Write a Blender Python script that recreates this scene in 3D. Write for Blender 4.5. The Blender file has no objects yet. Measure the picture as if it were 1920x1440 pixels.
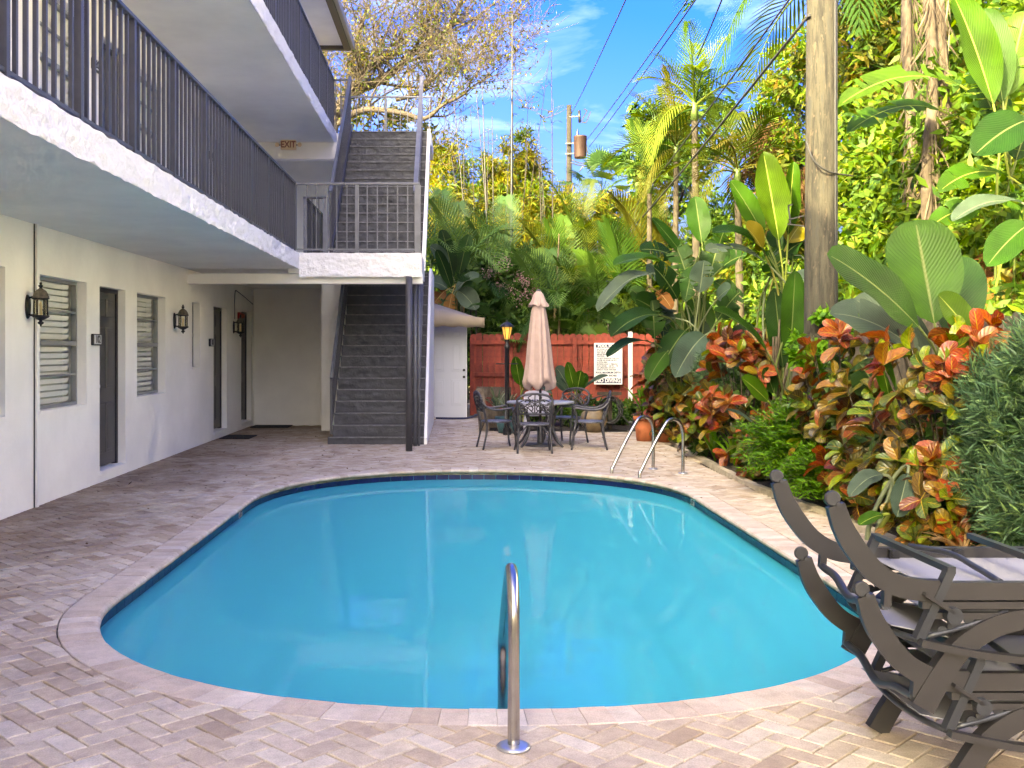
import bpy, math, random
import numpy as np
from mathutils import Vector, Matrix, noise as mnoise

# ------------------------------------------------------------------ camera, world, sun, exposure
SC = bpy.context.scene
COL = SC.collection
R = math.radians
FPX, CX, CY, H = 1930.0, 856.0, 654.0, 1.55       # focal length and vanishing point in photo pixels, eye height in metres
cam_d = bpy.data.cameras.new('camera')
cam = bpy.data.objects.new('camera', cam_d); COL.objects.link(cam)
cam.location = (0, 0, H); cam.rotation_euler = (R(90), 0, 0)
cam_d.sensor_width = 36; cam_d.lens = 36*FPX/1920
cam_d.shift_x = (960-CX)/1920; cam_d.shift_y = -(720-CY)/1920
cam_d.clip_end = 2000; cam_d.clip_start = .05
SC.camera = cam

SUN_EL, SUN_AZ = R(27.5), R(38)                      # sun behind the camera to the left; azimuth from -Y towards -X
sun_dir = Vector((-math.sin(SUN_AZ)*math.cos(SUN_EL), -math.cos(SUN_AZ)*math.cos(SUN_EL), math.sin(SUN_EL)))
W = bpy.data.worlds.new('World'); SC.world = W; W.use_nodes = True
nt = W.node_tree; nt.nodes.clear()
def wn(t, **k):
    n = nt.nodes.new(t)
    for a, b in k.items(): setattr(n, a, b)
    return n
sky = wn('ShaderNodeTexSky', sky_type='NISHITA', sun_disc=False, sun_elevation=SUN_EL,
         sun_rotation=math.atan2(sun_dir.x, sun_dir.y), air_density=0.6, dust_density=10.0, ozone_density=5.0)
hs = wn('ShaderNodeHueSaturation'); hs.inputs['Hue'].default_value = .530; hs.inputs['Saturation'].default_value = 1.46
bg = wn('ShaderNodeBackground'); bg.inputs['Strength'].default_value = .15
out = wn('ShaderNodeOutputWorld')
tc = wn('ShaderNodeTexCoord'); mp = wn('ShaderNodeMapping'); mp.inputs['Scale'].default_value = (2.2, 1.2, 7.0)
mp.inputs['Rotation'].default_value = (0, R(28), 0)
nz = wn('ShaderNodeTexNoise'); nz.inputs['Scale'].default_value = 2.1; nz.inputs['Detail'].default_value = 9
nz.inputs['Roughness'].default_value = .58; nz.inputs['Distortion'].default_value = .5
cr = wn('ShaderNodeMapRange'); cr.inputs['From Min'].default_value = .56; cr.inputs['From Max'].default_value = .86
cr.inputs['To Max'].default_value = .2
mx = wn('ShaderNodeMix', data_type='RGBA'); mx.inputs['B'].default_value = (3.2, 3.8, 5.0, 1)
L = nt.links.new
L(sky.outputs[0], hs.inputs['Color']); L(tc.outputs['Generated'], mp.inputs['Vector']); L(mp.outputs[0], nz.inputs['Vector'])
L(nz.outputs['Fac'], cr.inputs['Value']); L(cr.outputs[0], mx.inputs['Factor']); L(hs.outputs[0], mx.inputs['A'])
L(mx.outputs['Result'], bg.inputs['Color']); L(bg.outputs[0], out.inputs[0])

sd = bpy.data.lights.new('sun', 'SUN'); sd.energy = 2.0; sd.angle = R(.53); sd.color = (1, .93, .80)
so = bpy.data.objects.new('sun', sd); COL.objects.link(so)
so.rotation_euler = (-sun_dir).to_track_quat('-Z', 'Y').to_euler(); so.location = (-20, -20, 20)
VS = SC.view_settings
VS.view_transform = 'Standard'; VS.look = 'None'; VS.gamma = 1; VS.use_curve_mapping = False; VS.exposure = 3.76
VS.use_white_balance = True; VS.white_balance_temperature = 12000; VS.white_balance_tint = -5
SC.render.engine = 'CYCLES'
CY_ = SC.cycles
CY_.use_denoising = True; CY_.max_bounces = 7; CY_.diffuse_bounces = 5; CY_.glossy_bounces = 2
CY_.transmission_bounces = 4; CY_.transparent_max_bounces = 8; CY_.caustics_reflective = False; CY_.caustics_refractive = False
CY_.sample_clamp_indirect = 6; CY_.adaptive_threshold = .03

# ------------------------------------------------------------------ helpers
rnd = random.Random(7)
def P(px, py, Y): return Vector(((px-CX)*Y/FPX, Y, H+(CY-py)*Y/FPX))
def tagp(o, label=None, cat=None, group=None, kind=None):
    if label: o['label'] = label
    if cat: o['category'] = cat
    if group: o['group'] = group
    if kind: o['kind'] = kind
    return o
def thing(name, label, cat, loc=(0, 0, 0), rz=0, group=None):
    o = bpy.data.objects.new(name, None); COL.objects.link(o)
    o.location = loc; o.rotation_euler = (0, 0, rz); o.empty_display_size = .1
    return tagp(o, label, cat, group)
def wloc(o):
    v = Vector((0, 0, 0))
    while o is not None: v += o.location; o = o.parent
    return v
def link(name, me, parent=None, loc=None, rot=None, scale=None):
    o = bpy.data.objects.new(name, me); COL.objects.link(o)
    if parent: o.parent = parent
    if loc is not None: o.location = loc
    if rot is not None: o.rotation_euler = rot
    if scale is not None: o.scale = scale if hasattr(scale, '__len__') else (scale,)*3
    return o
def npmesh(name, V, F, mat=None, smooth=False, uv=None):
    V = np.asarray(V, np.float32); F = np.asarray(F, np.int32); me = bpy.data.meshes.new(name)
    k = F.shape[1]; me.vertices.add(len(V)); me.vertices.foreach_set('co', V.ravel())
    me.loops.add(F.size); me.loops.foreach_set('vertex_index', F.ravel())
    me.polygons.add(len(F)); me.polygons.foreach_set('loop_start', np.arange(0, F.size, k, dtype=np.int32))
    if smooth: me.polygons.foreach_set('use_smooth', np.ones(len(F), bool))
    if uv is not None:
        l = me.uv_layers.new(name='UVMap'); l.data.foreach_set('uv', np.asarray(uv, np.float32)[F.ravel()].ravel())
    me.update(calc_edges=True)
    if mat: me.materials.append(mat)
    return me
class MB:
    def __init__(s): s.v = []; s.f = []; s.sm = []
    def add(s, vs, fs, smooth=False):
        b = len(s.v); s.v += [tuple(v) for v in vs]; s.f += [tuple(b+i for i in f) for f in fs]; s.sm += [smooth]*len(fs); return s
    def box(s, x0, x1, y0, y1, z0, z1):
        return s.add([(x0,y0,z0),(x1,y0,z0),(x1,y1,z0),(x0,y1,z0),(x0,y0,z1),(x1,y0,z1),(x1,y1,z1),(x0,y1,z1)],
                     [(0,3,2,1),(4,5,6,7),(0,1,5,4),(1,2,6,5),(2,3,7,6),(3,0,4,7)])
    def bbox(s, x0, x1, y0, y1, z0, z1, b=.006):       # box with chamfered edges
        vs = []; idx = {}
        for ix, X in enumerate((x0, x1)):
            for iy, Y in enumerate((y0, y1)):
                for iz, Z in enumerate((z0, z1)):
                    sx, sy, sz = (b if ix == 0 else -b), (b if iy == 0 else -b), (b if iz == 0 else -b)
                    for ax in range(3):
                        idx[ix, iy, iz, ax] = len(vs)
                        vs.append((X + (0 if ax == 0 else sx), Y + (0 if ax == 1 else sy), Z + (0 if ax == 2 else sz)))
        g = lambda a, c, d, ax: idx[a, c, d, ax]
        f = [(g(0,0,0,0),g(0,0,1,0),g(0,1,1,0),g(0,1,0,0)), (g(1,0,0,0),g(1,1,0,0),g(1,1,1,0),g(1,0,1,0)),
             (g(0,0,0,1),g(1,0,0,1),g(1,0,1,1),g(0,0,1,1)), (g(0,1,0,1),g(0,1,1,1),g(1,1,1,1),g(1,1,0,1)),
             (g(0,0,0,2),g(0,1,0,2),g(1,1,0,2),g(1,0,0,2)), (g(0,0,1,2),g(1,0,1,2),g(1,1,1,2),g(0,1,1,2))]
        for a in (0, 1):
            for c in (0, 1):
                f.append((g(a,c,0,0),g(a,c,1,0),g(a,c,1,1),g(a,c,0,1))); f.append((g(a,0,c,0),g(a,1,c,0),g(a,1,c,2),g(a,0,c,2)))
                f.append((g(0,a,c,1),g(1,a,c,1),g(1,a,c,2),g(0,a,c,2)))
                for d in (0, 1): f.append((g(a,c,d,0),g(a,c,d,1),g(a,c,d,2)))
        return s.add(vs, f)
    def bar(s, a, b, w, h=None, up=(0, 0, 1)):           # rectangular bar from a to b
        a = Vector(a); b = Vector(b); h = h or w; t = (b-a).normalized(); u = Vector(up)
        if abs(t.dot(u)) > .95: u = Vector((1, 0, 0))
        x = t.cross(u).normalized()*w/2; y = x.cross(t).normalized()*h/2
        c = [p+q for p in (a, b) for q in (-x-y, x-y, x+y, -x+y)]
        return s.add(c, [(0,1,2,3),(7,6,5,4),(0,4,5,1),(1,5,6,2),(2,6,7,3),(3,7,4,0)])
    def tube(s, pts, r, n=8, cap=True, flat=1.0):
        pts = [Vector(p) for p in pts]; m = len(pts); rs = r if hasattr(r, '__len__') else [r]*m
        t0 = (pts[1]-pts[0]).normalized(); u = Vector((0, 0, 1)) if abs(t0.z) < .9 else Vector((1, 0, 0))
        x = t0.cross(u).normalized(); vs = []
        for i, p in enumerate(pts):
            t = (pts[min(i+1, m-1)]-pts[max(i-1, 0)]).normalized()
            x = (x - t*x.dot(t)).normalized(); y = t.cross(x)
            for k in range(n):
                a = 2*math.pi*k/n; vs.append(p + (x*math.cos(a)+y*math.sin(a)*flat)*rs[i])
        fs = [(i*n+k, i*n+(k+1) % n, (i+1)*n+(k+1) % n, (i+1)*n+k) for i in range(m-1) for k in range(n)]
        s.add(vs, fs, True)
        if cap: s.f += [tuple(len(s.v)-m*n+k for k in reversed(range(n))), tuple(len(s.v)-n+k for k in range(n))]; s.sm += [False]*2
        return s
    def lathe(s, prof, n=16, c=(0, 0, 0), wob=None, smooth=True):
        vs = []; m = len(prof)
        for i, (r, z) in enumerate(prof):
            for k in range(n):
                a = 2*math.pi*k/n; q = r*(wob(a, i) if wob else 1); vs.append((c[0]+q*math.cos(a), c[1]+q*math.sin(a), c[2]+z))
        fs = [(i*n+k, i*n+(k+1) % n, (i+1)*n+(k+1) % n, (i+1)*n+k) for i in range(m-1) for k in range(n)]
        return s.add(vs, fs, smooth)
    def prism(s, poly, a0, a1, axis=1):                  # polygon (2d) extruded along axis
        def mk(p, a):
            if axis == 0: return (a, p[0], p[1])
            if axis == 1: return (p[0], a, p[1])
            return (p[0], p[1], a)
        n = len(poly); vs = [mk(p, a0) for p in poly]+[mk(p, a1) for p in poly]
        fs = [tuple(range(n)), tuple(range(2*n-1, n-1, -1))]+[(i, n+i, n+(i+1) % n, (i+1) % n) for i in range(n)]
        return s.add(vs, fs)
    def strip(s, pts, w, y0, y1, up=None):               # flat curved band in the XZ plane, width w, from y0 to y1
        pts = [Vector((p[0], 0, p[1])) for p in pts]; m = len(pts); A = []; B = []
        for i, p in enumerate(pts):
            t = (pts[min(i+1, m-1)]-pts[max(i-1, 0)]).normalized(); n = Vector((-t.z, 0, t.x)); wi = w[i] if hasattr(w, '__len__') else w
            A.append(p+n*wi/2); B.append(p-n*wi/2)
        vs = []
        for i in range(m): vs += [(A[i].x, y0, A[i].z), (B[i].x, y0, B[i].z), (B[i].x, y1, B[i].z), (A[i].x, y1, A[i].z)]
        fs = [(i*4+k, i*4+(k+1) % 4, i*4+4+(k+1) % 4, i*4+4+k) for i in range(m-1) for k in range(4)]+[(3,2,1,0), tuple(m*4-4+k for k in range(4))]
        return s.add(vs, fs)
    def mesh(s, name, mat, off=(0, 0, 0)):
        me = bpy.data.meshes.new(name); o = Vector(off)
        me.from_pydata([tuple(Vector(v)-o) for v in s.v], [], s.f); me.update()
        me.polygons.foreach_set('use_smooth', s.sm)
        if mat: me.materials.append(mat)
        return me
    def build(s, name, mat, parent=None, world=True, rec=True):
        me = s.mesh(name, mat, wloc(parent) if (world and parent) else (0, 0, 0))
        if rec:
            import bmesh
            bm = bmesh.new(); bm.from_mesh(me); bmesh.ops.recalc_face_normals(bm, faces=bm.faces); bm.to_mesh(me); bm.free()
        return link(name, me, parent)
def single(name, mb, mat, label, cat, loc, group=None):   # a thing that is one mesh
    me = mb.mesh(name, mat, loc); o = link(name, me, None, loc); return tagp(o, label, cat, group)
def structure(name, mb, mat):
    o = mb.build(name, mat); o['kind'] = 'structure'; return o
def smoothpts(pts, n=6):                                   # Catmull-Rom through control points
    p = [Vector(q) for q in pts]; p = [p[0]*2-p[1]]+p+[p[-1]*2-p[-2]]; o = []
    for i in range(1, len(p)-2):
        for k in range(n):
            t = k/n; a, b, c, d = p[i-1], p[i], p[i+1], p[i+2]
            o.append(.5*((2*b)+(c-a)*t+(2*a-5*b+4*c-d)*t*t+(3*b-a-3*c+d)*t**3))
    return o+[p[-2]]
def copy_tree(o, parent=None, label=None):
    c = o.copy(); COL.objects.link(c); c.parent = parent
    if label: c['label'] = label
    for ch in o.children: copy_tree(ch, c)
    return c
_tc = {}
def text_mesh(txt, size, mat, extrude=.001, align='CENTER', sx=1.0, bold=0):
    cu = bpy.data.curves.new('txt', 'FONT'); cu.body = txt; cu.size = size; cu.extrude = extrude; cu.align_x = align; cu.align_y = 'CENTER'
    cu.offset = bold; cu.resolution_u = 3
    o = bpy.data.objects.new('txt', cu); COL.objects.link(o)
    me = bpy.data.meshes.new_from_object(o.evaluated_get(bpy.context.evaluated_depsgraph_get()))
    bpy.data.objects.remove(o); bpy.data.curves.remove(cu)
    if sx != 1: me.transform(Matrix.Diagonal((sx, 1, 1, 1)))
    me.materials.clear(); me.materials.append(mat); return me

# ------------------------------------------------------------------ materials
def newmat(name):
    m = bpy.data.materials.new(name); m.use_nodes = True; t = m.node_tree; t.nodes.clear()
    def n(ty, **k):
        x = t.nodes.new(ty)
        for a, b in k.items():
            if a in x.inputs: x.inputs[a].default_value = b
            else: setattr(x, a, b)
        return x
    return m, n, t.links.new
def ramp(n, stops, interp='LINEAR'):
    r = n('ShaderNodeValToRGB'); e = r.color_ramp.elements; r.color_ramp.interpolation = interp
    while len(e) < len(stops): e.new(.5)
    for i, (p, c) in enumerate(stops): e[i].position = p; e[i].color = (*c, 1)
    return r
def mat(name, col, rough=.6, metal=0., var=.0, vscale=3., bump=0., bscale=40., spec=.5, col2=None, detail=4, dist=.02, coat=0, emit=None, objvar=0):
    m, n, l = newmat(name)
    b = n('ShaderNodeBsdfPrincipled', Roughness=rough, Metallic=metal); b.inputs['Specular IOR Level'].default_value = spec
    o = n('ShaderNodeOutputMaterial'); l(b.outputs[0], o.inputs[0]); b.inputs['Base Color'].default_value = (*col, 1)
    tcn = n('ShaderNodeTexCoord')
    if var or col2:
        z = n('ShaderNodeTexNoise', Scale=vscale, Detail=detail, Roughness=.6); l(tcn.outputs['Object'], z.inputs['Vector'])
        c2 = col2 or tuple(c*(1-var) for c in col); c1 = col if col2 else tuple(min(1, c*(1+var*.5)) for c in col)
        r = ramp(n, [(.35, c2), (.65, c1)]); l(z.outputs['Fac'], r.inputs[0]); l(r.outputs[0], b.inputs['Base Color'])
    if bump:
        z2 = n('ShaderNodeTexNoise', Scale=bscale, Detail=5, Roughness=.6); l(tcn.outputs['Object'], z2.inputs['Vector'])
        bp = n('ShaderNodeBump', Strength=bump, Distance=dist); l(z2.outputs['Fac'], bp.inputs['Height']); l(bp.outputs[0], b.inputs['Normal'])
    if objvar:
        oi = n('ShaderNodeObjectInfo'); mr = n('ShaderNodeMapRange'); l(oi.outputs['Random'], mr.inputs[0]); mr.inputs['To Min'].default_value = 1-objvar; mr.inputs['To Max'].default_value = 1+objvar*.7
        hv = n('ShaderNodeHueSaturation'); l(mr.outputs[0], hv.inputs['Value']); src = b.inputs['Base Color'].links[0].from_socket if b.inputs['Base Color'].links else None
        if src: l(src, hv.inputs['Color'])
        else: hv.inputs['Color'].default_value = (*col, 1)
        l(hv.outputs[0], b.inputs['Base Color'])
    if coat: b.inputs['Coat Weight'].default_value = coat
    if emit: b.inputs['Emission Color'].default_value = (*emit[0], 1); b.inputs['Emission Strength'].default_value = emit[1]
    return m
LK = .74
def leafmat(name, stops, trans=.3, rough=.55, src='island', spec=.2, veins=None, noise=0.):
    """leaf: colour by random per leaf, part of the light passes through"""
    m, n, l = newmat(name)
    b = n('ShaderNodeBsdfPrincipled', Roughness=rough); b.inputs['Specular IOR Level'].default_value = spec
    tr = n('ShaderNodeBsdfTranslucent'); mxs = n('ShaderNodeMixShader'); mxs.inputs[0].default_value = trans
    o = n('ShaderNodeOutputMaterial'); r = ramp(n, [(p, tuple(v*LK for v in c)) for p, c in stops])
    if src == 'object': q = n('ShaderNodeObjectInfo').outputs['Random']
    else: q = n('ShaderNodeNewGeometry').outputs['Random Per Island']
    l(q, r.inputs[0]); col = r.outputs[0]
    if noise:
        tcn = n('ShaderNodeTexCoord'); z = n('ShaderNodeTexNoise', Scale=noise, Detail=3); l(tcn.outputs['Object'], z.inputs['Vector'])
        hv = n('ShaderNodeHueSaturation'); mr = n('ShaderNodeMapRange'); mr.inputs['From Min'].default_value = .3; mr.inputs['From Max'].default_value = .7
        mr.inputs['To Min'].default_value = .6; mr.inputs['To Max'].default_value = 1.35
        l(z.outputs['Fac'], mr.inputs[0]); l(mr.outputs[0], hv.inputs['Value']); l(col, hv.inputs['Color']); col = hv.outputs[0]
    if veins:
        vc, freq, slope, wmid, amt = veins
        uvn = n('ShaderNodeUVMap'); sp = n('ShaderNodeSeparateXYZ'); l(uvn.outputs[0], sp.inputs[0])
        au = n('ShaderNodeMath', operation='ABSOLUTE'); l(sp.outputs[0], au.inputs[0])
        ml = n('ShaderNodeMath', operation='MULTIPLY'); l(au.outputs[0], ml.inputs[0]); ml.inputs[1].default_value = slope
        sb = n('ShaderNodeMath', operation='SUBTRACT'); l(sp.outputs[1], sb.inputs[0]); l(ml.outputs[0], sb.inputs[1])
        fq = n('ShaderNodeMath', operation='MULTIPLY'); l(sb.outputs[0], fq.inputs[0]); fq.inputs[1].default_value = freq
        fr = n('ShaderNodeMath', operation='PINGPONG'); l(fq.outputs[0], fr.inputs[0]); fr.inputs[1].default_value = 1
        lt = n('ShaderNodeMapRange'); l(fr.outputs[0], lt.inputs[0]); lt.inputs['From Min'].default_value = .78; lt.inputs['From Max'].default_value = 1
        lt.inputs['To Max'].default_value = amt
        md = n('ShaderNodeMapRange'); l(au.outputs[0], md.inputs[0]); md.inputs['From Min'].default_value = wmid*1.6; md.inputs['From Max'].default_value = wmid*.6
        mm = n('ShaderNodeMath', operation='MAXIMUM'); l(lt.outputs[0], mm.inputs[0]); l(md.outputs[0], mm.inputs[1])
        mc = n('ShaderNodeMix', data_type='RGBA'); l(mm.outputs[0], mc.inputs['Factor']); l(col, mc.inputs['A']); mc.inputs['B'].default_value = (*[v*LK for v in vc], 1)
        col = mc.outputs['Result']
        bp = n('ShaderNodeBump', Strength=.35, Distance=.01); l(fr.outputs[0], bp.inputs['Height']); l(bp.outputs[0], b.inputs['Normal'])
    l(col, b.inputs['Base Color'])
    tcol = n('ShaderNodeHueSaturation', Saturation=1.1, Value=1.5); l(col, tcol.inputs['Color']); l(tcol.outputs[0], tr.inputs['Color'])
    l(b.outputs[0], mxs.inputs[1]); l(tr.outputs[0], mxs.inputs[2]); l(mxs.outputs[0], o.inputs[0])
    return m
M = {}
M['white'] = mat('white stucco', (.90, .885, .84), .85, var=.07, vscale=1.1, bump=.35, bscale=16, dist=.01, detail=8)
M['white_rough'] = mat('rough white stucco', (.80, .79, .77), .8, var=.03, vscale=6, bump=1., bscale=20, dist=.03)
M['soffit'] = mat('painted soffit', (.76, .76, .73), .8, var=.08, vscale=1.2, bump=.08, bscale=9)
M['charcoal'] = mat('charcoal paint', (.052, .052, .060), .45, var=.18, vscale=9)
M['rail_light'] = mat('pale grey rail paint', (.13, .135, .15), .4, var=.2, vscale=5)  # paler, cooler grey shared by handrails, posts and pipes
M['step'] = mat('charcoal stone paint', (.048, .050, .058), .55, var=.25, vscale=8, bump=.7, bscale=30, dist=.015)
M['door'] = mat('dark grey door paint', (.075, .072, .072), .4, var=.08, vscale=3)
M['doorframe'] = mat('black door frame', (.022, .02, .022), .45)
M['alu'] = mat('grey aluminium frame', (.30, .31, .30), .4, metal=.3)
M['slat'] = mat('blind slat', (.90, .90, .87), .6)
M['curtain'] = mat('pale blind cloth', (.62, .64, .60), .8)
M['dark'] = mat('dark room', (.03, .03, .03), .9)
M['black'] = mat('black metal', (.014, .014, .015), .4, metal=.2, var=.2, vscale=20)
M['bronze'] = mat('weathered bronze', (.05, .042, .034), .5, metal=.5, var=.4, vscale=18)
M['lampdome'] = mat('verdigris lamp dome', (.17, .145, .11), .55, metal=.4, var=.4, vscale=22)
M['cream'] = mat('cream candle tube', (.75, .62, .36), .6)
M['signwhite'] = mat('white sign face', (.56, .57, .59), .5)
M['signblack'] = mat('black print', (.02, .02, .022), .6)
M['navy'] = mat('navy print', (.010, .014, .06), .5)
M['exit'] = mat('yellowed exit sign', (.72, .55, .36), .5)
M['exitred'] = mat('faded red lettering', (.20, .045, .02), .5)
M['steel'] = mat('brushed stainless steel', (.46, .44, .41), .24, metal=1., var=.12, vscale=14)
M['galv'] = mat('galvanised plate', (.55, .56, .58), .35, metal=.9)
M['red'] = mat('red fence stain', (.205, .033, .020), .8, var=.35, vscale=7, bump=.5, bscale=30, objvar=.22)
M['awning'] = mat('tan canvas', (.30, .235, .16), .9, var=.12, vscale=3, bump=.15, bscale=20)
M['umbrella'] = mat('dusty pink canvas', (.40, .29, .26), .9, var=.1, vscale=6, bump=.15, bscale=30)
M['chair'] = mat('cast dark bronze', (.055, .055, .065), .42, metal=.4, var=.3, vscale=25)
M['plastic'] = mat('grey plastic', (.45, .44, .52), .5)
M['lounger'] = mat('bronze powder coat', (.019, .0172, .018), .45, metal=.05, var=.10, vscale=7)
M['loungertube'] = mat('slate tube paint', (.034, .037, .044), .35, metal=.35)
M['sling'] = mat('pale grey sling', (.22, .22, .24), .7, bump=.15, bscale=220)
M['rubber'] = mat('rubber wheel', (.02, .02, .022), .6)
M['terracotta'] = mat('terracotta', (.42, .12, .05), .8, var=.25, vscale=8)
M['clay'] = mat('glazed clay', (.17, .12, .07), .5, var=.4, vscale=8)
M['teal'] = mat('teal plastic pot', (.03, .09, .10), .5)
M['timber'] = mat('weathered timber', (.20, .16, .12), .9, col2=(.08, .055, .04), vscale=5, bump=.6, bscale=18)
M['mat'] = mat('dark door mat', (.02, .018, .016), .95, bump=.6, bscale=120)
M['transformer'] = mat('rusty transformer can', (.030, .012, .008), .6, col2=(.014, .003, .002), vscale=3.0)
M['farpole'] = mat('far pole timber', (.011, .009, .006), .9, var=.3, vscale=4)
M['wire'] = mat('black cable', (.02, .02, .022), .6)
M['bark'] = mat('grey brown bark', (.045, .034, .024), .9, var=.4, vscale=6, bump=.7, bscale=18)
M['palmbark'] = mat('pale ringed palm bark', (.048, .038, .025), .9, var=.4, vscale=8, bump=.5, bscale=20)
M['culm'] = mat('dark bamboo culm', (.008, .0065, .003), .5, var=.5, vscale=2)
M['culmtan'] = mat('tan bamboo culm', (.10, .07, .025), .5, var=.3, vscale=2)
M['deadcane'] = mat('dead grey brown cane', (.025, .02, .016), .9)
M['stemgreen'] = mat('green stalk', (.06, .10, .022), .55, var=.3, vscale=4)
M['drystem'] = mat('dry tan stalk', (.085, .065, .045), .9, col2=(.04, .028, .02), vscale=9)
M['greyfence'] = mat('grey weathered fence', (.09, .07, .052), .9, var=.4, vscale=5, bump=.5, bscale=25, objvar=.3)
M['soil'] = mat('dark garden soil', (.035, .026, .019), 1, var=.5, vscale=9, bump=1, bscale=30, dist=.05)
M['ground'] = mat('sandy ground', (.16, .13, .09), 1, var=.4, vscale=1)
M['kerb'] = mat('cream edging', (.42, .36, .27), .9, var=.25, vscale=6, bump=.3)
M['roof'] = mat('brown eave trim', (.07, .055, .04), .7)
M['roof2'] = mat('grey roof', (.25, .24, .22), .9)
M['vent'] = mat('dark vent', (.05, .045, .04), .8)
def randmix(n, l):                                       # one random number per piece, whether object or island
    oi = n('ShaderNodeObjectInfo'); ge = n('ShaderNodeNewGeometry')
    a = n('ShaderNodeMath', operation='ADD'); l(oi.outputs['Random'], a.inputs[0]); l(ge.outputs['Random Per Island'], a.inputs[1])
    f = n('ShaderNodeMath', operation='FRACT'); l(a.outputs[0], f.inputs[0]); return f.outputs[0], ge
def stonemat(name, stops, rough, stain=None, streak=False, grime=None):
    m, n, l = newmat(name)
    b = n('ShaderNodeBsdfPrincipled', Roughness=rough); b.inputs['Specular IOR Level'].default_value = .3
    o = n('ShaderNodeOutputMaterial'); l(b.outputs[0], o.inputs[0])
    f, ge = randmix(n, l); r = ramp(n, stops); l(f, r.inputs[0])
    z = n('ShaderNodeTexNoise', Scale=14, Detail=6, Roughness=.65); l(ge.outputs['Position'], z.inputs['Vector'])
    if streak:
        z.inputs['Scale'].default_value = 9
    mr = n('ShaderNodeMapRange'); l(z.outputs['Fac'], mr.inputs[0])
    for k, v in zip(('From Min', 'From Max', 'To Min', 'To Max'), (.3, .7, .80, 1.15)): mr.inputs[k].default_value = v
    hv = n('ShaderNodeHueSaturation'); l(r.outputs[0], hv.inputs['Color']); l(mr.outputs[0], hv.inputs['Value']); col = hv.outputs[0]
    zg = n('ShaderNodeTexNoise', Scale=160, Detail=2); l(ge.outputs['Position'], zg.inputs['Vector'])
    mg = n('ShaderNodeMapRange'); l(zg.outputs['Fac'], mg.inputs[0])
    for k, v in zip(('From Min', 'From Max', 'To Min', 'To Max'), (.3, .7, .82, 1.12)): mg.inputs[k].default_value = v
    hg = n('ShaderNodeHueSaturation'); l(col, hg.inputs['Color']); l(mg.outputs[0], hg.inputs['Value']); col = hg.outputs[0]
    if stain:                                             # damp brown-grey dirt along the wall foot
        sp = n('ShaderNodeSeparateXYZ'); l(ge.outputs['Position'], sp.inputs[0])
        z2 = n('ShaderNodeTexNoise', Scale=.75, Detail=7, Roughness=.62); l(ge.outputs['Position'], z2.inputs['Vector'])
        mx_ = n('ShaderNodeMapRange'); l(sp.outputs[0], mx_.inputs[0]); mx_.inputs['From Min'].default_value = -2.0; mx_.inputs['From Max'].default_value = -3.9
        ad = n('ShaderNodeMath', operation='MULTIPLY_ADD'); l(mx_.outputs[0], ad.inputs[0]); ad.inputs[1].default_value = .30; l(z2.outputs['Fac'], ad.inputs[2])
        m2 = n('ShaderNodeMapRange'); l(ad.outputs[0], m2.inputs[0]); m2.inputs['From Min'].default_value = .54; m2.inputs['From Max'].default_value = .84
        m2.inputs['To Max'].default_value = .8
        mu = n('ShaderNodeMix', data_type='RGBA', blend_type='MULTIPLY'); l(m2.outputs[0], mu.inputs['Factor']); l(col, mu.inputs['A'])
        mu.inputs['B'].default_value = (*stain, 1); col = mu.outputs['Result']
    if grime:                                             # algae under the bullnose, below deck level
        sp = n('ShaderNodeSeparateXYZ'); l(ge.outputs['Position'], sp.inputs[0])
        z3 = n('ShaderNodeTexNoise', Scale=6, Detail=5); l(ge.outputs['Position'], z3.inputs['Vector'])
        ma = n('ShaderNodeMath', operation='MULTIPLY_ADD'); l(z3.outputs['Fac'], ma.inputs[0]); ma.inputs[1].default_value = .05; l(sp.outputs[2], ma.inputs[2])
        m3 = n('ShaderNodeMapRange'); l(ma.outputs[0], m3.inputs[0]); m3.inputs['From Min'].default_value = .010; m3.inputs['From Max'].default_value = -.030
        mu = n('ShaderNodeMix', data_type='RGBA'); l(m3.outputs[0], mu.inputs['Factor']); l(col, mu.inputs['A'])
        mu.inputs['B'].default_value = (*grime, 1); col = mu.outputs['Result']
    l(col, b.inputs['Base Color'])
    bp = n('ShaderNodeBump', Strength=.35, Distance=.004); l(zg.outputs['Fac'], bp.inputs['Height']); l(bp.outputs[0], b.inputs['Normal'])
    return m
M['paver'] = stonemat('tumbled concrete paver', [(0, (.41, .32, .245)), (.2, (.49, .41, .32)), (.4, (.54, .475, .40)), (.6, (.42, .33, .245)), (.8, (.50, .42, .345)), (1, (.33, .245, .175))], .85, stain=(.52, .42, .34))
M['coping'] = stonemat('bullnose coping stone', [(0, (.50, .40, .32)), (.3, (.54, .46, .385)), (.55, (.44, .345, .27)), (.8, (.53, .445, .37)), (1, (.58, .51, .44))], .8, streak=True, grime=(.20, .18, .09))
M['tile'] = mat('cobalt glazed tile', (.004, .007, .06), .25, var=.4, vscale=9)
M['marker'] = mat('white depth tile', (.70, .71, .66), .3, var=.2, vscale=20)
M['grout'] = mat('pale grout with algae', (.40, .37, .27), .9, col2=(.16, .15, .07), vscale=5)
M['sand'] = mat('dirty joint sand', (.03, .022, .016), 1, var=.4, vscale=7)
M['plaster'] = mat('pool plaster', (.03, .52, .62), .8, var=.16, vscale=.9, detail=8)
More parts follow.
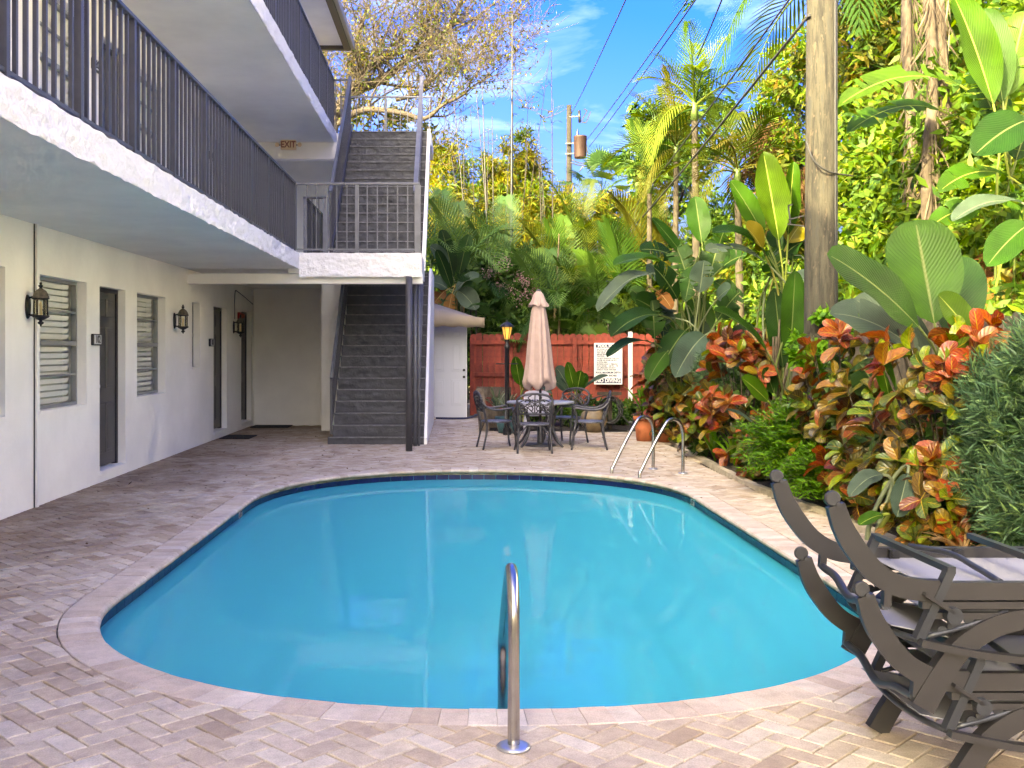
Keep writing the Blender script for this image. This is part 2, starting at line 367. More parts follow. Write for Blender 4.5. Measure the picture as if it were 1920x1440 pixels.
def watermat():
    m, n, l = newmat('pool water')
    tr = n('ShaderNodeBsdfTransparent'); tr.inputs[0].default_value = (.80, .97, 1, 1)
    gl = n('ShaderNodeBsdfGlossy', Roughness=.015); gl.inputs[0].default_value = (.9, .95, 1, 1)
    fr = n('ShaderNodeFresnel', IOR=1.33); sc = n('ShaderNodeMath', operation='MULTIPLY'); sc.inputs[1].default_value = .36
    mxs = n('ShaderNodeMixShader'); o = n('ShaderNodeOutputMaterial')
    ge = n('ShaderNodeNewGeometry'); z = n('ShaderNodeTexNoise', Scale=3.2, Detail=4); l(ge.outputs['Position'], z.inputs['Vector'])
    bp = n('ShaderNodeBump', Strength=.11, Distance=.02); l(z.outputs['Fac'], bp.inputs['Height'])
    l(bp.outputs[0], gl.inputs['Normal']); l(bp.outputs[0], fr.inputs['Normal'])
    df = n('ShaderNodeBsdfDiffuse'); df.inputs[0].default_value = (.022, .44, .53, 1); mk_ = n('ShaderNodeMixShader'); mk_.inputs[0].default_value = .68
    l(tr.outputs[0], mk_.inputs[1]); l(df.outputs[0], mk_.inputs[2])           # slightly milky water
    l(fr.outputs[0], sc.inputs[0]); l(sc.outputs[0], mxs.inputs[0]); l(mk_.outputs[0], mxs.inputs[1]); l(gl.outputs[0], mxs.inputs[2]); l(mxs.outputs[0], o.inputs[0])
    return m
M['water'] = watermat()
def glassmat(name, tint=(.9, .95, .93), k=.8):
    m, n, l = newmat(name)
    tr = n('ShaderNodeBsdfTransparent'); tr.inputs[0].default_value = (*tint, 1)
    gl = n('ShaderNodeBsdfGlossy', Roughness=.03); fr = n('ShaderNodeFresnel', IOR=1.5); mxs = n('ShaderNodeMixShader'); o = n('ShaderNodeOutputMaterial')
    sc = n('ShaderNodeMath', operation='MULTIPLY'); sc.inputs[1].default_value = k
    l(fr.outputs[0], sc.inputs[0]); l(sc.outputs[0], mxs.inputs[0]); l(tr.outputs[0], mxs.inputs[1]); l(gl.outputs[0], mxs.inputs[2]); l(mxs.outputs[0], o.inputs[0])
    return m
M['glass'] = glassmat('window glass', (.97, .98, .97), .35)
M['lampglass'] = glassmat('clear lamp glass', (.95, .93, .88), .7)
M['amber'] = mat('lit amber lamp glass', (.8, .45, .12), .4, emit=((1, .50, .10), .06))
def polemat():
    m, n, l = newmat('weathered utility pole')
    b = n('ShaderNodeBsdfPrincipled', Roughness=.9); o = n('ShaderNodeOutputMaterial'); l(b.outputs[0], o.inputs[0])
    t = n('ShaderNodeTexCoord'); mp = n('ShaderNodeMapping'); mp.inputs['Scale'].default_value = (5, 5, .5); l(t.outputs['Object'], mp.inputs[0])
    z = n('ShaderNodeTexNoise', Scale=2.6, Detail=10, Roughness=.75); l(mp.outputs[0], z.inputs['Vector'])
    r = ramp(n, [(.36, (.006, .005, .004)), (.46, (.018, .016, .012)), (.54, (.042, .037, .025)), (.62, (.026, .027, .024))]); l(z.outputs['Fac'], r.inputs[0])
    z2 = n('ShaderNodeTexNoise', Scale=26, Detail=2); mp2 = n('ShaderNodeMapping'); mp2.inputs['Scale'].default_value = (1, 1, .35); l(t.outputs['Object'], mp2.inputs[0]); l(mp2.outputs[0], z2.inputs['Vector'])
    mr = n('ShaderNodeMapRange'); l(z2.outputs['Fac'], mr.inputs[0]); mr.inputs['From Min'].default_value = .62; mr.inputs['From Max'].default_value = .67
    mxn = n('ShaderNodeMix', data_type='RGBA'); l(mr.outputs[0], mxn.inputs['Factor']); l(r.outputs[0], mxn.inputs['A']); mxn.inputs['B'].default_value = (.06, .045, .03, 1)
    l(mxn.outputs['Result'], b.inputs['Base Color'])
    bp = n('ShaderNodeBump', Strength=.8, Distance=.02); l(z.outputs['Fac'], bp.inputs['Height']); l(bp.outputs[0], b.inputs['Normal'])
    return m
M['pole'] = polemat()

# ------------------------------------------------------------------ pool outline (inner edge of the coping)
PXC, PHW = .19, 2.31
def pool_pt(a):
    c, s = math.cos(a), math.sin(a); p = 2/2.12
    x = PXC + PHW*math.copysign(abs(c)**p, c)
    w = (c+1)/2
    if s < 0: yc = 6.45+.12*w; d = yc-4.45; return Vector((x, yc - d*abs(s)**p, 0))
    yc = 10.7+.3*w; d = 13.24-yc; return Vector((x, yc + d*abs(s)**p, 0))
raw = [pool_pt(2*math.pi*i/4000) for i in range(4000)]
def resample(pts, step):
    d = [0]
    for i in range(len(pts)): d.append(d[-1]+(pts[(i+1) % len(pts)]-pts[i]).length)
    n = round(d[-1]/step); o = []; j = 0
    for k in range(n):
        t = d[-1]*k/n
        while d[j+1] < t: j += 1
        f = (t-d[j])/(d[j+1]-d[j]); o.append(pts[j].lerp(pts[(j+1) % len(pts)], f))
    return o
RIM = resample(raw, .117); NR = len(RIM)
def normals(pts):
    m = len(pts); o = []
    for i in range(m):
        t = (pts[(i+1) % m]-pts[i-1]).normalized(); o.append(Vector((t.y, -t.x, 0)))
    return o
RN = normals(RIM)
COPW = .215
rim_np = np.array([(p.x, p.y) for p in RIM]); rn_np = np.array([(p.x, p.y) for p in RN])
def rim_signed(x, y):                                     # distance outwards from the inner edge, with nearest index
    d = rim_np-np.array((x, y)); i = int(np.argmin((d**2).sum(1))); return float(-(d[i]*rn_np[i]).sum()), i

# ------------------------------------------------------------------ ground, deck, beds
WALLX, BALX = -4.13, -2.39
g = MB(); m_ = NR; big = []
for i, p in enumerate(RIM):
    v = (p-Vector((PXC, 8.8, 0))).normalized(); q = v*(900/max(abs(v.x), abs(v.y))); big.append((q.x, q.y, -.045))
inn = [(p.x+n.x*.12, p.y+n.y*.12, -.045) for p, n in zip(RIM, RN)]
g.add(inn+big, [(i, (i+1) % m_, m_+(i+1) % m_, m_+i) for i in range(m_)])
structure('ground', g, M['ground'])
def bedx(Y):                                              # inner edge of the planting bed on the right
    pts = [(-5, 3.6), (6, 3.55), (8, 3.48), (9.5, 3.45), (11.7, 3.30), (15.3, 3.43), (17, 3.55), (19.3, 3.6)]
    for (a, b), (c, d) in zip(pts, pts[1:]):
        if a <= Y <= c: return b+(d-b)*(Y-a)/(c-a)
    return 3.55
BEDY = 19.4
# sand bed under the pavers, with a hole for the pool
dk = MB(); outer = []
for i, p in enumerate(RIM):
    v = (p-Vector((PXC, 8.8, 0))).normalized(); lim = [(3.7-PXC)/v.x if v.x > 1e-6 else 1e9, (-4.3-PXC)/v.x if v.x < -1e-6 else 1e9, (23.2-8.8)/v.y if v.y > 1e-6 else 1e9, (-4.0-8.8)/v.y if v.y < -1e-6 else 1e9]
    q = Vector((PXC, 8.8, 0))+v*min(lim); outer.append((q.x, q.y, -.024))
dk.add([(x, y, -.024) for x, y, z in inn]+outer, [(i, (i+1) % m_, m_+(i+1) % m_, m_+i) for i in range(m_)])
deck = structure('pool_deck', dk, M['sand'])
def paver_geo(poly):                                      # chamfered stone from a plan polygon, top at z=0
    n = len(poly); c = sum((Vector(p) for p in poly), Vector((0, 0)))/n; vs = []
    for k, (off, z) in enumerate(((.0, -.030), (.0, -.0035), (.0032, 0))):
        for p in poly:
            v = Vector(p)-c; L_ = v.length; v = v*max(0, (L_-off*1.4)/L_) if L_ > 1e-6 else v
            vs.append((c.x+v.x, c.y+v.y, z))
    fs = [tuple(2*n+i for i in range(n))]
    for r in (0, 1): fs += [(r*n+i, r*n+(i+1) % n, (r+1)*n+(i+1) % n, (r+1)*n+i) for i in range(n)]
    return vs, fs
def clip(poly, p0, nrm):                                  # keep the side where (p-p0).n > 0
    o = []; k = len(poly)
    for i in range(k):
        a, b = Vector(poly[i]), Vector(poly[(i+1) % k]); da, db = (a-p0).dot(nrm), (b-p0).dot(nrm)
        if da >= 0: o.append(a)
        if (da >= 0) != (db >= 0): o.append(a+(b-a)*(da/(da-db)))
    return o
A_ = .1015; GAP = .0042; ca = math.cos(R(45)); sa = math.sin(R(45))
def rot(x, y): return (x*ca-y*sa, x*sa+y*ca)
pav = []
for i in range(-60, 260):
    for j in range(-200, 200):
        k = (i-j) % 4
        if k == 0: c = ((i+1)*A_, (j+.5)*A_); hx, hy = A_, A_/2
        elif k == 3: c = ((i+.5)*A_, (j+1)*A_); hx, hy = A_/2, A_
        else: continue
        X, Y = rot(*c)
        if Y < 2.6 or Y > 22.9 or X < -4.2 or X > bedx(Y)-.05: continue
        if Y > BEDY-.05 and X > .62: continue
        if Y > 20.8 and X < -.55: continue
        if Y > 16.9 and -2.1 < X < -.5: continue
        d, ri = rim_signed(X, Y)
        if d < COPW-.13: continue
        poly = [rot(c[0]+sx*(hx-GAP), c[1]+sy*(hy-GAP)) for sx, sy in ((-1, -1), (1, -1), (1, 1), (-1, 1))]
        cut = False
        if d < COPW+.13:
            q = [clip(poly, Vector((RIM[r].x, RIM[r].y))+Vector((RN[r].x, RN[r].y))*(COPW+.006), Vector((RN[r].x, RN[r].y))) for r in (ri,)][0]
            if len(q) < 3: continue
            ar = abs(sum(q[a].x*q[(a+1) % len(q)].y-q[(a+1) % len(q)].x*q[a].y for a in range(len(q))))/2
            if ar < 4e-4: continue
            cut = ar < .0195
            if cut: poly = [tuple(v) for v in q]
        pav.append((Y + abs(X)*.15, X, Y, k, poly, cut))
pav.sort(key=lambda t: t[0])
pm = {}
for k, (hx, hy) in ((0, (A_, A_/2)), (3, (A_/2, A_))):
    b = MB(); b.add(*paver_geo([rot(sx*(hx-GAP), sy*(hy-GAP)) for sx, sy in ((-1, -1), (1, -1), (1, 1), (-1, 1))])); pm[k] = b.mesh('paver', M['paver'])
vis = [p for p in pav if p[2] > 3.75 and abs((p[1]*FPX/p[2])+CX-960) < 975 and not p[5]][:300]; visid = {id(p) for p in vis}
rest = MB(); cuts = 0
for p in pav:
    dz = rnd.uniform(-.0022, .0012); tx, ty = rnd.uniform(-.008, .008), rnd.uniform(-.008, .008)
    if id(p) in visid:
        o = link('paver', pm[p[3]], deck, (p[1], p[2], dz), (tx, ty, 0))
    else:
        vs, fs = paver_geo(p[4]); cx_, cy_ = p[1], p[2]
        rest.add([(x, y, z+dz+(y-cy_)*tx-(x-cx_)*ty) for x, y, z in vs], fs)
o = rest.build('paver_field', M['paver'], deck, rec=False); o['kind'] = 'stuff'

# planting beds and edging
b = MB(); N_ = 40
ys = [2.0+(BEDY-2.0)*i/N_ for i in range(N_+1)]
V_ = []
for y in ys:
    x0 = bedx(y)
    for t in (0, .04, .3, .6, 1): V_.append((x0+(5.15-x0)*t, y, (-.03 if t == 0 else .02+.05*mnoise.noise((x0*3+t*7, y*2, 0)))))
b.add(V_, [(i*5+k, i*5+k+1, i*5+6+k, i*5+5+k) for i in range(N_) for k in range(4)], True)
V_ = [(x, y, .02+.06*mnoise.noise((x*2.3, y*2.1, 3))) for y in np.linspace(BEDY, 24.0, 12) for x in np.linspace(.62, 5.15, 16)]
b.add(V_, [(r*16+k, r*16+k+1, r*16+17+k, r*16+16+k) for r in range(11) for k in range(15)], True)
structure('garden_bed_soil', b, M['soil'])
kb = MB()
for i in range(60):
    y0, y1 = 2.6+i*.28, 2.6+(i+1)*.28-.008
    if y1 > BEDY: break
    x0, x1 = bedx(y0), bedx(y1)
    kb.add([(x0-.02, y0, -.03), (x0+.09, y0, -.03), (x1+.09, y1, -.03), (x1-.02, y1, -.03), (x0-.01, y0, .035), (x0+.085, y0, .035), (x1+.085, y1, .035), (x1-.01, y1, .035)],
           [(4,5,6,7),(0,1,5,4),(1,2,6,5),(2,3,7,6),(3,0,4,7)])
structure('bed_kerb', kb, M['kerb'])

# ------------------------------------------------------------------ swimming pool
WZ = -.135
pool = thing('swimming_pool', 'oblong pool with rounded ends, stone coping and a cobalt tile line', 'pool', (PXC, 8.8, 0))
def ring(off, z): return [(p.x+n.x*off, p.y+n.y*off, z) for p, n in zip(RIM, RN)]
b = MB(); prof = [(.11, -.035), (.05, -.04), (.05, -.30), (.05, -.36), (-.22, -.38), (-.24, -.42), (-.28, -.95), (-.40, -1.12), (-.62, -1.20)]
for k, (o_, z) in enumerate(prof): b.v += ring(o_, z)
for k in range(len(prof)-1):
    b.f += [(k*NR+i, (k+1)*NR+i, (k+1)*NR+(i+1) % NR, k*NR+(i+1) % NR) for i in range(NR)]; b.sm += [True]*NR
b.f.append(tuple(range((len(prof)-1)*NR, len(prof)*NR))); b.sm.append(False)
b.build('basin', M['plaster'], pool, rec=False)
b = MB(); b.v += ring(.0485, -.045)+ring(.0485, -.075); b.f += [(i, NR+i, NR+(i+1) % NR, (i+1) % NR) for i in range(NR)]; b.sm += [True]*NR
b.build('grout_band', M['grout'], pool, rec=False)
cp = [(COPW, -.03), (COPW, -.004), (COPW-.005, .0), (.02, .0), (.004, -.006), (-.006, -.02), (-.006, -.034), (.004, -.046), (.03, -.05), (.08, -.05)]
for i in range(NR):
    p0, p1, n0, n1 = RIM[i], RIM[(i+1) % NR], RN[i], RN[(i+1) % NR]; e = (p1-p0).normalized()*.0011
    dz = rnd.uniform(-.0015, .0015); b = MB(); m = len(cp); vs = []
    for (pp, nn, s) in ((p0, n0, 1), (p1, n1, -1)):
        for (o_, z) in cp: q = pp+nn*o_+e*s; vs.append((q.x, q.y, z+dz))
    b.add(vs, [(k, k+1, m+k+1, m+k) for k in range(m-1)]+[tuple(range(m)), tuple(range(2*m-1, m-1, -1))])
    b.build('coping_stone', M['coping'], pool)
TL = resample([p+n*.047 for p, n in zip(resample(raw, .03), normals(resample(raw, .03)))], .153); TN = normals(TL)
marks = [Vector((-2.14, 10.35, 0)), Vector((-2.02, 5.72, 0)), Vector((2.46, 11.0, 0))]
mk = {min(range(len(TL)), key=lambda i: (TL[i]-q).length): q for q in marks}
for i in range(len(TL)):
    p0, p1 = TL[i], TL[(i+1) % len(TL)]; e = (p1-p0); u = e.normalized(); n = Vector((u.y, -u.x, 0)); p0 = p0+u*.002; p1 = p1-u*.002
    b = MB(); vs = [p0, p1, p1-n*.008, p0-n*.008]
    b.add([(v.x, v.y, -.235) for v in vs]+[(v.x, v.y, -.075) for v in vs], [(4,5,6,7),(0,3,2,1),(0,1,5,4),(1,2,6,5),(2,3,7,6),(3,0,4,7)])
    t = b.build('depth_marker_tile' if i in mk else 'waterline_tile', M['marker'] if i in mk else M['tile'], pool)
    if i in mk:
        t['label'] = 'white tile with a black depth number'
        me = text_mesh('4 FT', .085, M['signblack'], .0008, sx=.72, bold=.004)
        mid = (p0+p1)/2-n*.0095+Vector((0, 0, -.112)); o = link('depth_lettering', me, t, mid-wloc(t))
        ax = -u if (-u).cross(Vector((0, 0, 1))).dot(-n) > 0 else u
        zz = ax.cross(Vector((0, 0, 1))); o.rotation_euler = Matrix((ax, Vector((0, 0, 1)), zz)).transposed().to_euler()
b = MB(); r = ring(.045, WZ); b.v += r; b.f.append(tuple(range(NR))); b.sm.append(False)
o = b.build('pool_water', M['water']); o['kind'] = 'structure'

# ladder rails and the near hand rail
def tube_thing(name, pts, r, label, plates, mat_='steel'):
    base = Vector((plates[0][0], plates[0][1], 0)); t = thing(name, label, 'handrail', base, group='stainless pool rails')
    b = MB(); b.tube(smoothpts(pts, 7), r, 14); b.build('tube', M[mat_], t)
    for q in plates:
        b = MB(); b.lathe([(.0, .016), (r*1.2, .016), (r*2.2, .014), (r*2.7, .009), (r*2.8, .001), (0, .001)], 24, (q[0], q[1], 0)); b.build('base_plate', M['galv'], t)
    return t
for (ax, ay, bx, by, lab) in ((1.93, 12.80, 2.53, 13.24, 'stainless ladder rail at the far pool corner, the one nearer the red fence'),
                              (2.20, 12.37, 2.81, 12.78, 'stainless ladder rail at the far pool corner, the one nearer the camera')):
    A = Vector((ax, ay, 0)); B = Vector((bx, by, 0)); D = B-A
    pts = [A+Vector((0, 0, -.75)), A+Vector((0, 0, -.3)), A+Vector((0, 0, .02)), A+D*.05+Vector((0, 0, .10)), A+D*.30+Vector((0, 0, .36)), A+D*.56+Vector((0, 0, .60)), A+D*.66+Vector((0, 0, .665)),
           A+D*.80+Vector((0, 0, .68)), A+D*.93+Vector((0, 0, .63)), B+Vector((0, 0, .50)), B+Vector((0, 0, .25)), B+Vector((0, 0, .004))]
    tube_thing('ladder_rail', pts, .021, lab, [(bx, by)])
hx = .222
pts = [(hx, 4.0, .004), (hx, 4.0, .25), (hx, 4.0, .45), (hx, 4.012, .545), (hx, 4.06, .615), (hx, 4.14, .655), (hx, 4.23, .64), (hx-.003, 4.40, .52), (hx-.006, 4.62, .33), (hx-.008, 4.72, .22), (hx-.009, 4.74, .10), (hx-.009, 4.74, -.10), (hx-.009, 4.74, -.60)]
tube_thing('hand_rail', pts, .024, 'single stainless hand rail standing at the near edge of the pool', [(hx, 4.0)])
# ------------------------------------------------------------------ apartment building
bld = thing('apartment_building', 'white three storey apartment building with open balconies along the pool', 'building', (WALLX, 10, 0))
OPEN = [('window', 8.25, 9.42, .93, 2.30), ('window', 10.20, 11.49, .93, 2.29), ('door', 11.91, 12.84, .13, 2.28), ('window', 13.30, 14.60, .93, 2.28),
        ('slim', 16.07, 16.57, 1.26, 2.28), ('door', 17.50, 18.50, .13, 2.28), ('door', 19.75, 20.70, .13, 2.28)]
OPENS = [(k, a, b_, c, d, 0) for k, a, b_, c, d in OPEN]+[(k, a, b_, c+2.93, d+2.93, 1) for k, a, b_, c, d in OPEN if not (k == 'door' and a > 19)]
OPENS += [('door', 4.6, 5.5, .13, 2.28, 0), ('window', 6.0, 7.3, .93, 2.29, 0), ('window', 6.6, 8.6, 3.86, 5.22, 1)]
def wall_sheet(holes, y0, y1, z0, z1, x, depth):
    b = MB(); yy = sorted({y0, y1}|{h[1] for h in holes}|{h[2] for h in holes}); zz = sorted({z0, z1}|{h[3] for h in holes}|{h[4] for h in holes})
    idx = {}
    def v(y, z):
        if (y, z) not in idx: idx[y, z] = len(b.v); b.v.append((x, y, z))
        return idx[y, z]
    for ya, yb in zip(yy, yy[1:]):
        for za, zb in zip(zz, zz[1:]):
            if any(h[1] <= ya and yb <= h[2] and h[3] <= za and zb <= h[4] for h in holes): continue
            b.f.append((v(ya, za), v(yb, za), v(yb, zb), v(ya, zb))); b.sm.append(False)
    for h in holes:
        _, a, c, d, e = h[:5]; q = x-depth
        b.add([(x, a, d), (x, c, d), (x, c, e), (x, a, e), (q, a, d), (q, c, d), (q, c, e), (q, a, e)], [(0, 1, 5, 4), (1, 2, 6, 5), (2, 3, 7, 6), (3, 0, 4, 7)])
    return b
wall_sheet(OPENS, -7, 22.2, -.03, 8.3, WALLX, .20).build('wall', M['white'], bld, rec=False)
b = MB(); b.box(-11.5, -4.75, -7, 22.2, -.03, 8.28); b.build('rear_block', M['white'], bld)
b = MB(); b.add([(-2.33, -7.4, 8.34), (-2.33, 23, 8.34), (-7.6, 23, 9.55), (-7.6, -7.4, 9.55), (-12, 23, 8.34), (-12, -7.4, 8.34)], [(0, 1, 2, 3), (3, 2, 4, 5), (0, 3, 5), (1, 4, 2)])
roof = b.build('roof', M['roof2'], bld)
b = MB(); b.box(-12, -2.50, -7.4, 22.85, 8.285, 8.335); b.build('eave_ceiling', M['soffit'], roof)
b = MB(); b.box(-2.50, -2.36, -7.4, 22.85, 8.20, 8.334); b.box(-4.3, -2.36, 22.85, 22.97, 8.20, 8.334); b.build('fascia_board', M['roof'], roof)
b = MB(); b.box(-2.36, -2.28, -7.4, 23.0, 8.24, 8.40); b.build('gutter', mat('tan gutter', (.34, .30, .24), .6), roof)
for yv in (19.4, 14.6): b = MB(); b.box(-3.05, -2.75, yv-.35, yv+.35, 8.272, 8.284); b.build('soffit_vent', M['vent'], roof)
def rough_face(x0, x1, y0, y1, z0, z1, axis, step, amp, seed, frq=9.0, rag=.012):
    """a rough trowelled face; axis 0 faces +X and runs along Y, axis 1 faces -Y and runs along X"""
    L_ = (y1-y0) if axis == 0 else (x1-x0); nu = max(2, int(L_/step)); nv = max(3, int((z1-z0)/step)); V = []; F = []
    for i in range(nu+1):
        for j in range(nv+1):
            u = i/nu*L_; w = z0+(z1-z0)*j/nv
            s = u if axis == 0 else u
            q = Vector((s*frq*.5+seed, w*frq, seed*1.7)); d = mnoise.noise(q)*.6+mnoise.noise(q*2.3)*.45+abs(mnoise.noise(q*4.7))*.35
            if j == 0: w += rag*mnoise.noise((u*7, seed, 1)); d *= .3
            if j == nv: w += rag*.7*mnoise.noise((u*7, seed, 9)); d *= .3
            V.append((x1+amp*d, y0+u, w) if axis == 0 else (x0+u, y0-amp*d, w))
    for i in range(nu):
        for j in range(nv):
            a = i*(nv+1)+j; F.append((a, a+nv+1, a+nv+2, a+1) if axis == 0 else (a, a+nv+1, a+nv+2, a+1))
    return V, F
# balcony slabs: (name, Y from, Y to, z bottom, z top)
for nm, ya, yb, za, zb in (('balcony_slab', -7, 15.62, 2.77, 3.0), ('balcony_slab', -7, 22.1, 5.60, 5.85)):
    b = MB(); b.box(WALLX+.002, BALX-.012, ya, yb, za, zb); sl = b.build(nm, M['soffit'], bld)
    V, F = rough_face(BALX, BALX, max(ya, 2.0), yb+(.012 if zb < 4 else 0), za-.006, zb+.004, 0, .020, .030, 3+za, 11, .02); bb = MB(); bb.add(V, F, True)
    n0 = len(V); nv_ = None
    bb.build('stucco_fascia', M['white_rough'], sl, rec=False)
    b2 = MB(); b2.box(BALX-.012, BALX-.004, -7, 2.0, za, zb); b2.build('fascia_return', M['white'], sl)
# second floor landing in front of the stair, its beam, walkways beside and behind the stair
LX1 = -.56
b = MB(); b.box(WALLX+.002, -2.56, 15.622, 22.0, 2.772, 2.998); b.box(-2.56, LX1, 15.64, 17.05, 2.70, 2.998); b.box(-2.56, -.50, 19.85, 22.0, 2.772, 2.998)
ld = b.build('landing_slab', M['soffit'], bld)
V, F = rough_face(-2.392, LX1+.03, 15.63, 0, 2.645, 3.006, 1, .020, .028, 11, 11, .018); b = MB(); b.add(V, F, True); b.build('stucco_fascia', M['white_rough'], ld, rec=False)
b = MB(); b.box(WALLX+.003, -.52, 15.78, 15.98, 2.55, 2.70); b.build('beam', M['white'], bld)
b = MB(); b.box(WALLX+.004, -2.60, 16.7, 16.85, 2.62, 2.771); b.build('beam', M['white'], bld)
b = MB(); b.box(LX1-.002, LX1+.028, 15.66, 17.05, 2.66, 2.995); b.build('landing_edge', M['white_rough'], bld)
# stair back-of-house walls
b = MB(); b.box(WALLX+.003, -2.56, 20.9, 21.1, -.03, 2.771); b.build('alcove_wall', M['white'], bld)
b = MB(); b.box(-2.56, -2.10, 19.5, 21.0, -.03, 2.771); b.build('stair_pier', M['white'], bld)
b = MB(); b.box(WALLX+.003, -2.5, 21.9, 22.1, 3.0, 5.60); b.build('end_wall', M['white'], bld)
b = MB(); b.box(WALLX+.003, -2.08, 20.18, 20.36, 5.27, 5.598); b.build('beam', M['white'], bld)
b = MB(); b.box(BALX, -.50, 20.52, 22.1, 5.602, 5.848); b.build('top_landing_slab', M['white'], bld)
b = MB(); b.tube([(-.72, 15.60, -.02), (-.72, 15.60, 2.645)], .052, 18); b.build('column', M['charcoal'], bld)
b = MB(); b.tube([(-.66, 16.45, -.02), (-.66, 16.45, 2.70)], .032, 12); b.tube([(-.60, 16.45, -.02), (-.60, 16.45, 2.70)], .02, 12); b.build('drain_pipe', M['rail_light'], bld)
# windows and doors
def slats(parent, y0, y1, z0, z1, x, pitch=.068):
    b = MB(); b.add([(-.010, y0, -.026), (.010, y0, .026), (.010, y1, .026), (-.010, y1, -.026), (-.014, y0, -.026), (.006, y0, .026), (.006, y1, .026), (-.014, y1, -.026)],
                    [(3,2,1,0),(4,5,6,7),(0,1,5,4),(2,3,7,6),(1,2,6,5),(3,0,4,7)])
    me = b.mesh('slat', M['slat']); z = z0; wl = wloc(parent); tl = rnd.uniform(-.1, .1)
    while z < z1: link('slat', me, parent, Vector((x, 0, z))-Vector((wl.x, wl.y, wl.z))+Vector((0, 0, 0)), (0, tl, 0)); z += pitch
for kind, a, c, d, e, fl in OPENS:
    xb = WALLX-.105
    if kind in ('window', 'slim'):
        w = .035; zm = (d+e)/2; b = MB()
        b.box(xb-.06, xb, a, a+w, d, e); b.box(xb-.06, xb, c-w, c, d, e); b.box(xb-.06, xb, a+w, c-w, d, d+w); b.box(xb-.06, xb, a+w, c-w, e-w, e)
        win = b.build('window', M['alu'], bld)
        b = MB(); b.box(xb-.045, xb+.012, a+w, c-w, zm-.025, zm+.025); b.build('meeting_rail', M['alu'], win)
        if kind == 'window':
            for zz in ((d+zm)/2, (e+zm)/2): b = MB(); b.box(xb-.04, xb-.006, a+w, c-w, zz-.011, zz+.011); b.build('glazing_bar', M['alu'], win)
        for (p, q) in ((d+w, zm-.025), (zm+.025, e-w)):
            b = MB(); b.add([(xb-.03, a+w, p), (xb-.03, c-w, p), (xb-.03, c-w, q), (xb-.03, a+w, q)], [(0, 1, 2, 3)]); b.build('pane', M['glass'], win)
        b = MB(); b.box(WALLX-.10, WALLX+.012, a-.015, c+.015, d-.035, d-.002); b.build('sill', M['white'], win)
        if kind == 'window': slats(win, a+.045, c-.07, d+.07, e-.05, xb-.075)
        b = MB(); b.box(xb-.17, xb-.165, a, c, d, e); b.build('blind_backing', M['curtain'] if kind == 'window' else M['alu'], win)
    else:
        b = MB(); b.bbox(xb-.045, xb-.005, a+.055, c-.055, d+.02, e-.055, .004); dr = b.build('door', M['door'], bld)
        b = MB(); b.box(xb-.06, xb+.012, a, a+.055, d, e); b.box(xb-.06, xb+.012, c-.055, c, d, e); b.box(xb-.06, xb+.012, a+.055, c-.055, e-.055, e); b.build('door_frame', M['doorframe'], dr)
        W2 = c-a-.11
        for (u0, u1) in ((.14, .44), (.56, .86)):
            for (v0, v1) in ((.08, .36), (.44, .78), (.84, .94)):
                y0, y1, z0, z1 = a+.055+W2*u0, a+.055+W2*u1, d+(e-d)*v0, d+(e-d)*v1
                b = MB(); b.bbox(xb-.008, xb+.006, y0, y1, z0, z1, .005); b.bbox(xb-.004, xb+.010, y0+.03, y1-.03, z0+.03, z1-.03, .008); b.build('panel', M['door'], dr)
        b = MB(); b.tube([(xb-.006, a+.12, d+.98), (xb+.035, a+.12, d+.98), (xb+.04, a+.12, d+.98), (xb+.065, a+.12, d+.98)], [.012, .012, .028, .022], 12); b.build('knob', M['galv'], dr)
        b = MB(); b.box(xb-.05, WALLX+.02, a, c, d-.05, d-.002); b.build('threshold', M['white'], dr)
# house number plaques
for (yy, zz, t) in ((11.75, 1.655, '102'), (17.27, 1.655, '103'), (11.75, 4.78, '202'), (17.27, 4.78, '203')):
    b = MB(); b.bbox(WALLX+.001, WALLX+.035, yy-.13, yy+.13, zz-.065, zz+.065, .006); s = b.build('number_plaque', M['doorframe'], bld)
    b = MB(); b.box(WALLX+.035, WALLX+.038, yy-.115, yy+.115, zz-.052, zz+.052); q = b.build('plaque_face', M['signwhite'], s)
    me = text_mesh(t, .12, M['signblack'], .0015, sx=.9, bold=.002)
    me.transform(Matrix(((0, 0, 1, 0), (1, 0, 0, 0), (0, 1, 0, 0), (0, 0, 0, 1))))
    link('number_lettering', me, s, Vector((WALLX+.0398, yy, zz))-wloc(s))
# conduits
b = MB(); b.box(WALLX+.001, WALLX+.032, 10.06, 10.105, 0, 2.77); b.build('conduit', M['white'], bld)
b = MB(); b.tube([(WALLX+.012, 10.04, 0), (WALLX+.012, 10.04, 2.77)], .006, 6); b.build('cable', M['wire'], bld)
b = MB(); b.tube([(WALLX+.02, 20.82, 0), (WALLX+.02, 20.82, 2.62)], .016, 8); b.build('conduit', M['white'], bld)
b = MB(); b.tube(smoothpts([(WALLX+.015, 19.1, 2.1), (WALLX+.015, 19.12, 2.58), (WALLX+.015, 19.4, 2.62), (WALLX+.015, 20.8, 2.45)], 5), .007, 6); b.build('cable', M['wire'], bld)

